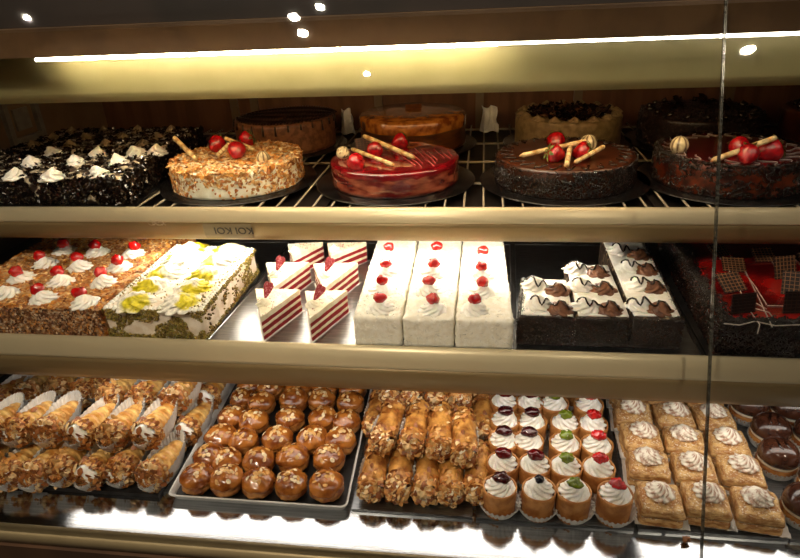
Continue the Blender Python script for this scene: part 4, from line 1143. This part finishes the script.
for cidx, col_ in enumerate(CUPS):
    prev = None
    for r, a in enumerate(col_):
        p = P(*zq(*a, (475, 385), .269), ZP + .060); y = max(p.y, .642 * SB if r == 0 else prev + .0490 * SB)
        p = Vector((p.x, y, ZP)); prev = y; kd = NM[cidx][1]; txt = NM[cidx][0]
        if cidx == 1 and r == 0: kd, txt = 'blue', 'with a dark blue berry'
        (wides if r == 0 and kd in wides else kits)[kd].place(r, p, U(-.3, .3), 1, 'cream-filled wafer cup %s, %s, %s column from left' % (txt, ROW[r] if r < 5 else 'last row under rail', ORD[cidx]))

# flaky squares -----------------------------------------------------------
def coc(p, lob):
    k = noise.noise(p * 130) + (lob - 1) * 3.0
    w = lin('#fdf6e6'); b = lin('#a0602c'); s = min(max((k - .12) * 2.2, 0), .8); return tuple(w[i] * (1 - s) + b[i] * s for i in range(3))
def mk_flaky(seed):
    def f():
        t = thing('flaky_pastry', '', 'pastry', (0, 0, 0), 'square flaky pastries'); a = .0292
        q = [V2(-a, -a), V2(a, -a), V2(a, a), V2(-a, a)]
        def lay(z0, h, amp, s): 
            mb = slab(q, z0, h, min(.0085, h * .6), .003, amp, 110, s)
            for i, v in enumerate(mb.v):
                bulge = (1 - (v.x / a) ** 2 * .8) * (1 - (v.y / a) ** 2 * .8); mb.v[i] = v + Vector((0, 0, bulge * (.0085 if z0 > .01 else .003) * (1 if v.z > z0 + h * .6 else 0)))
            return mb
        lay(.0012, .0125, .0016, seed).build('pastry_base', m_flaky, t)
        slab([p * .9 for p in q], .013, .004, .001, .006, .0006, 100, seed).build('cream_layer', m_ivory, t)
        lay(.0165, .0105, .0020, seed + 4).build('pastry_top', m_flaky, t)
        rosette((U(-.002, .002), .002, .0345), .0195, .016, 9, 2.6, (0, 0), seed, coc).build('cream_rosette', m_creamd, t)
        n = 12; vs = []; b = a * 1.22
        for j in range(n + 1):
            for i in range(n + 1):
                u, v = (i / n - .5) * 2, (j / n - .5) * 2; e = max(abs(u), abs(v)); vs.append(Vector((u * b, v * b, .0005 + max(0, e - .78) ** 2 * .14 + (.0012 * math.sin(i * 3 + j * 3) if e > .8 else 0) * (1 if e > .9 else .3) + (.0012 if e > .8 else 0))))
        MB().add(vs, grid_faces(n + 1, n + 1)).build('paper_liner', m_paper, t); return t
    return f
flk = Kit([mk_flaky(s) for s in range(3)])
FL = [[(195, 390), (222, 262), (168, 165), (120, 82), (85, 20)], [(375, 390), (355, 290), (325, 185), (275, 90), (240, 28)], [(585, 412), (520, 285), (478, 190), (415, 90), (375, 30)]]
CN = ['left', 'middle', 'right']
k = 0
for ci, col_ in enumerate(FL):
    prev = None
    for r, a in enumerate(col_):
        p = P(*zq(*a, (600, 390), .269), ZP + .036)
        y = max(p.y, .655 * SB) if prev is None else max(p.y, prev + .0605 * SB)
        x = p.x + (0 if y == p.y else (y - p.y) * .02)
        prev = y; x = ((.254, .317, .381)[ci] + (y / SB - .66) * .03 + U(-.002, .002)) * SB
        flk.place(k, Vector((x, y, ZP)), U(-.07, .07) - .08, 1, 'cream-topped square flaky pastry, %s column, %s' % (CN[ci], ROW[r])); k += 1

# chocolate sandwich buns -----------------------------------------------
def mk_bun(seed):
    def f():
        t = thing('chocolate_bun', '', 'pastry', (0, 0, 0), 'chocolate sandwich buns'); R = .0285
        lathe([(.001, 0), (R * .6, .0), (R * .9, .005), (R, .012), (R * .97, .018), (R * .9, .020), (.001, .020)], 36).jitter(.0008, 90, seed).build('biscuit_base', m_choux, t)
        lathe([(.001, .019), (R * .93, .0195), (R * .97, .022), (R * .93, .0248), (.001, .025)], 36).jitter(.0006, 120, seed).build('cream_filling', m_ivory, t)
        dome = [(.001, .024), (R * .98, .0245), (R * 1.02, .028), (R * .97, .036), (R * .82, .044), (R * .58, .0495), (R * .3, .052), (.001, .0525)]
        lathe(dome, 40).jitter(.0006, 60, seed).build('chocolate_top', mat('bun_chocolate_%d' % seed, '#3b1f14', '#4d2b1c', 60, .22, .05, 70, coat=.7), t)
        mb = MB()
        for k_ in range(4):
            x = -R * .6 + R * 1.2 * k_ / 3; pts = []
            for i in range(13):
                y = -R * .9 + R * 1.8 * i / 12; q = min(1, math.sqrt(x * x + y * y) / (R * 1.0)); 
                if q < .97: pts.append(Vector((x + .002 * math.sin(i), y, .0530 - .026 * q ** 2.6)))
            mb.merge(tube(pts, .0018, 6))
        mb.build('chocolate_stripe', m_chocg, t)
        liner(.025, .0300, .014, 28, .0012).build('paper_liner', m_paper, t); return t
    return f
bun = Kit([mk_bun(0), mk_bun(1)])
BU = [((205, 148), 'at the back beside the flaky pastries, cream filling showing'), ((305, 140), 'in the back row, second from the flaky pastries'), ((262, 208), 'in the second row, behind a white paper fan'),
      ((270, 268), 'in the third row from the back, nearest the flaky pastries'), ((355, 205), 'cut by the right photo edge in the second row'), ((335, 325), 'just behind the front one, cut by the photo edge'), ((335, 412), 'nearest the front at the right photo edge')]
pl = []
for k, (a, lab) in enumerate(BU):
    p = P(*zq(*a, (680, 360), .355), ZP + .03); pl.append([p.x, max(p.y, .66 * SB), lab])
for _ in range(60):
    for i in range(len(pl)):
        for j in range(i):
            dx = pl[i][0] - pl[j][0]; dy = pl[i][1] - pl[j][1]; d = math.hypot(dx, dy)
            if d < .0705: s = (.0705 - d) / d / 2; pl[i][0] += dx * s; pl[i][1] += dy * s; pl[j][0] -= dx * s; pl[j][1] -= dy * s
    for q_ in pl: q_[1] = max(q_[1], .66 * SB); q_[0] = max(q_[0], (.445 + (q_[1] / SB - .66) * .03) * SB)
for k, (x, y, lab) in enumerate(pl): bun.place(k, Vector((x, y, ZP)), U(-.5, .5), 1, 'round chocolate sandwich bun ' + lab)

# crumb fallen on the deck
p = P(686, 543, ZD); mb = MB()
for _ in range(5): chunk(mb, (U(-.003, .003), U(-.003, .003), .004), .0055, lin('#a86a38'))
zc_ = ZD + .002
tag_loc(mb, 'pastry_crumb', m_vc, (p.x, p.y, zc_ + .001), 'small brown pastry crumb fallen on the bare steel front', 'crumb')

# ------------------------------------------------------------------ light
w = bpy.data.worlds.new('world'); SC.world = w; w.use_nodes = True
w.node_tree.nodes['Background'].inputs[0].default_value = (.9, .75, .6, 1); w.node_tree.nodes['Background'].inputs[1].default_value = .02
gn = Vector((0, -1, .412)).normalized()
def downlight(px, py, power, size=.10, colr=(1, .86, .66)):
    d = ray(px, py).normalized(); o0 = Vector((0, 0, H))
    tt = ((.645 + .412 * (H - .691)) / (d.y - .412 * d.z)); g = o0 + d * tt
    r = d - 2 * d.dot(gn) * gn
    q = g + r * ((2.73 - g.z) / r.z) if r.z > .05 else g + r * 2
    l = bpy.data.lights.new('downlight_or_fill', 'AREA'); l.shape = 'DISK'; l.size = size; l.energy = power; l.color = colr
    o = bpy.data.objects.new('downlight_or_fill', l); COL.objects.link(o); o.location = (q.x, q.y, min(q.z, 2.73)); return o
for a in ((303, 33, 12, .05), (294, 17, 8, .05), (27, 18, 8, .03), (367, 74, 6, .03), (748, 50, 12, .06), (320, 7, 8, .04)): downlight(*a)
for x in (-.9, -.1, .7):  # unseen fill lamps added above the case to brighten the rails
    l = bpy.data.lights.new('downlight_or_fill', 'AREA'); l.shape = 'DISK'; l.size = .16; l.energy = 20; l.color = (1, .84, .62)
    o = bpy.data.objects.new('downlight_or_fill', l); COL.objects.link(o); o.location = (x, .45, 2.72)
SC.view_settings.view_transform = 'Standard'; SC.view_settings.look = 'None'; SC.view_settings.exposure = .12
SC.cycles.use_denoising = True
SC.cycles.max_bounces = 8; SC.cycles.transparent_max_bounces = 12
SC.cycles.sample_clamp_indirect = 4
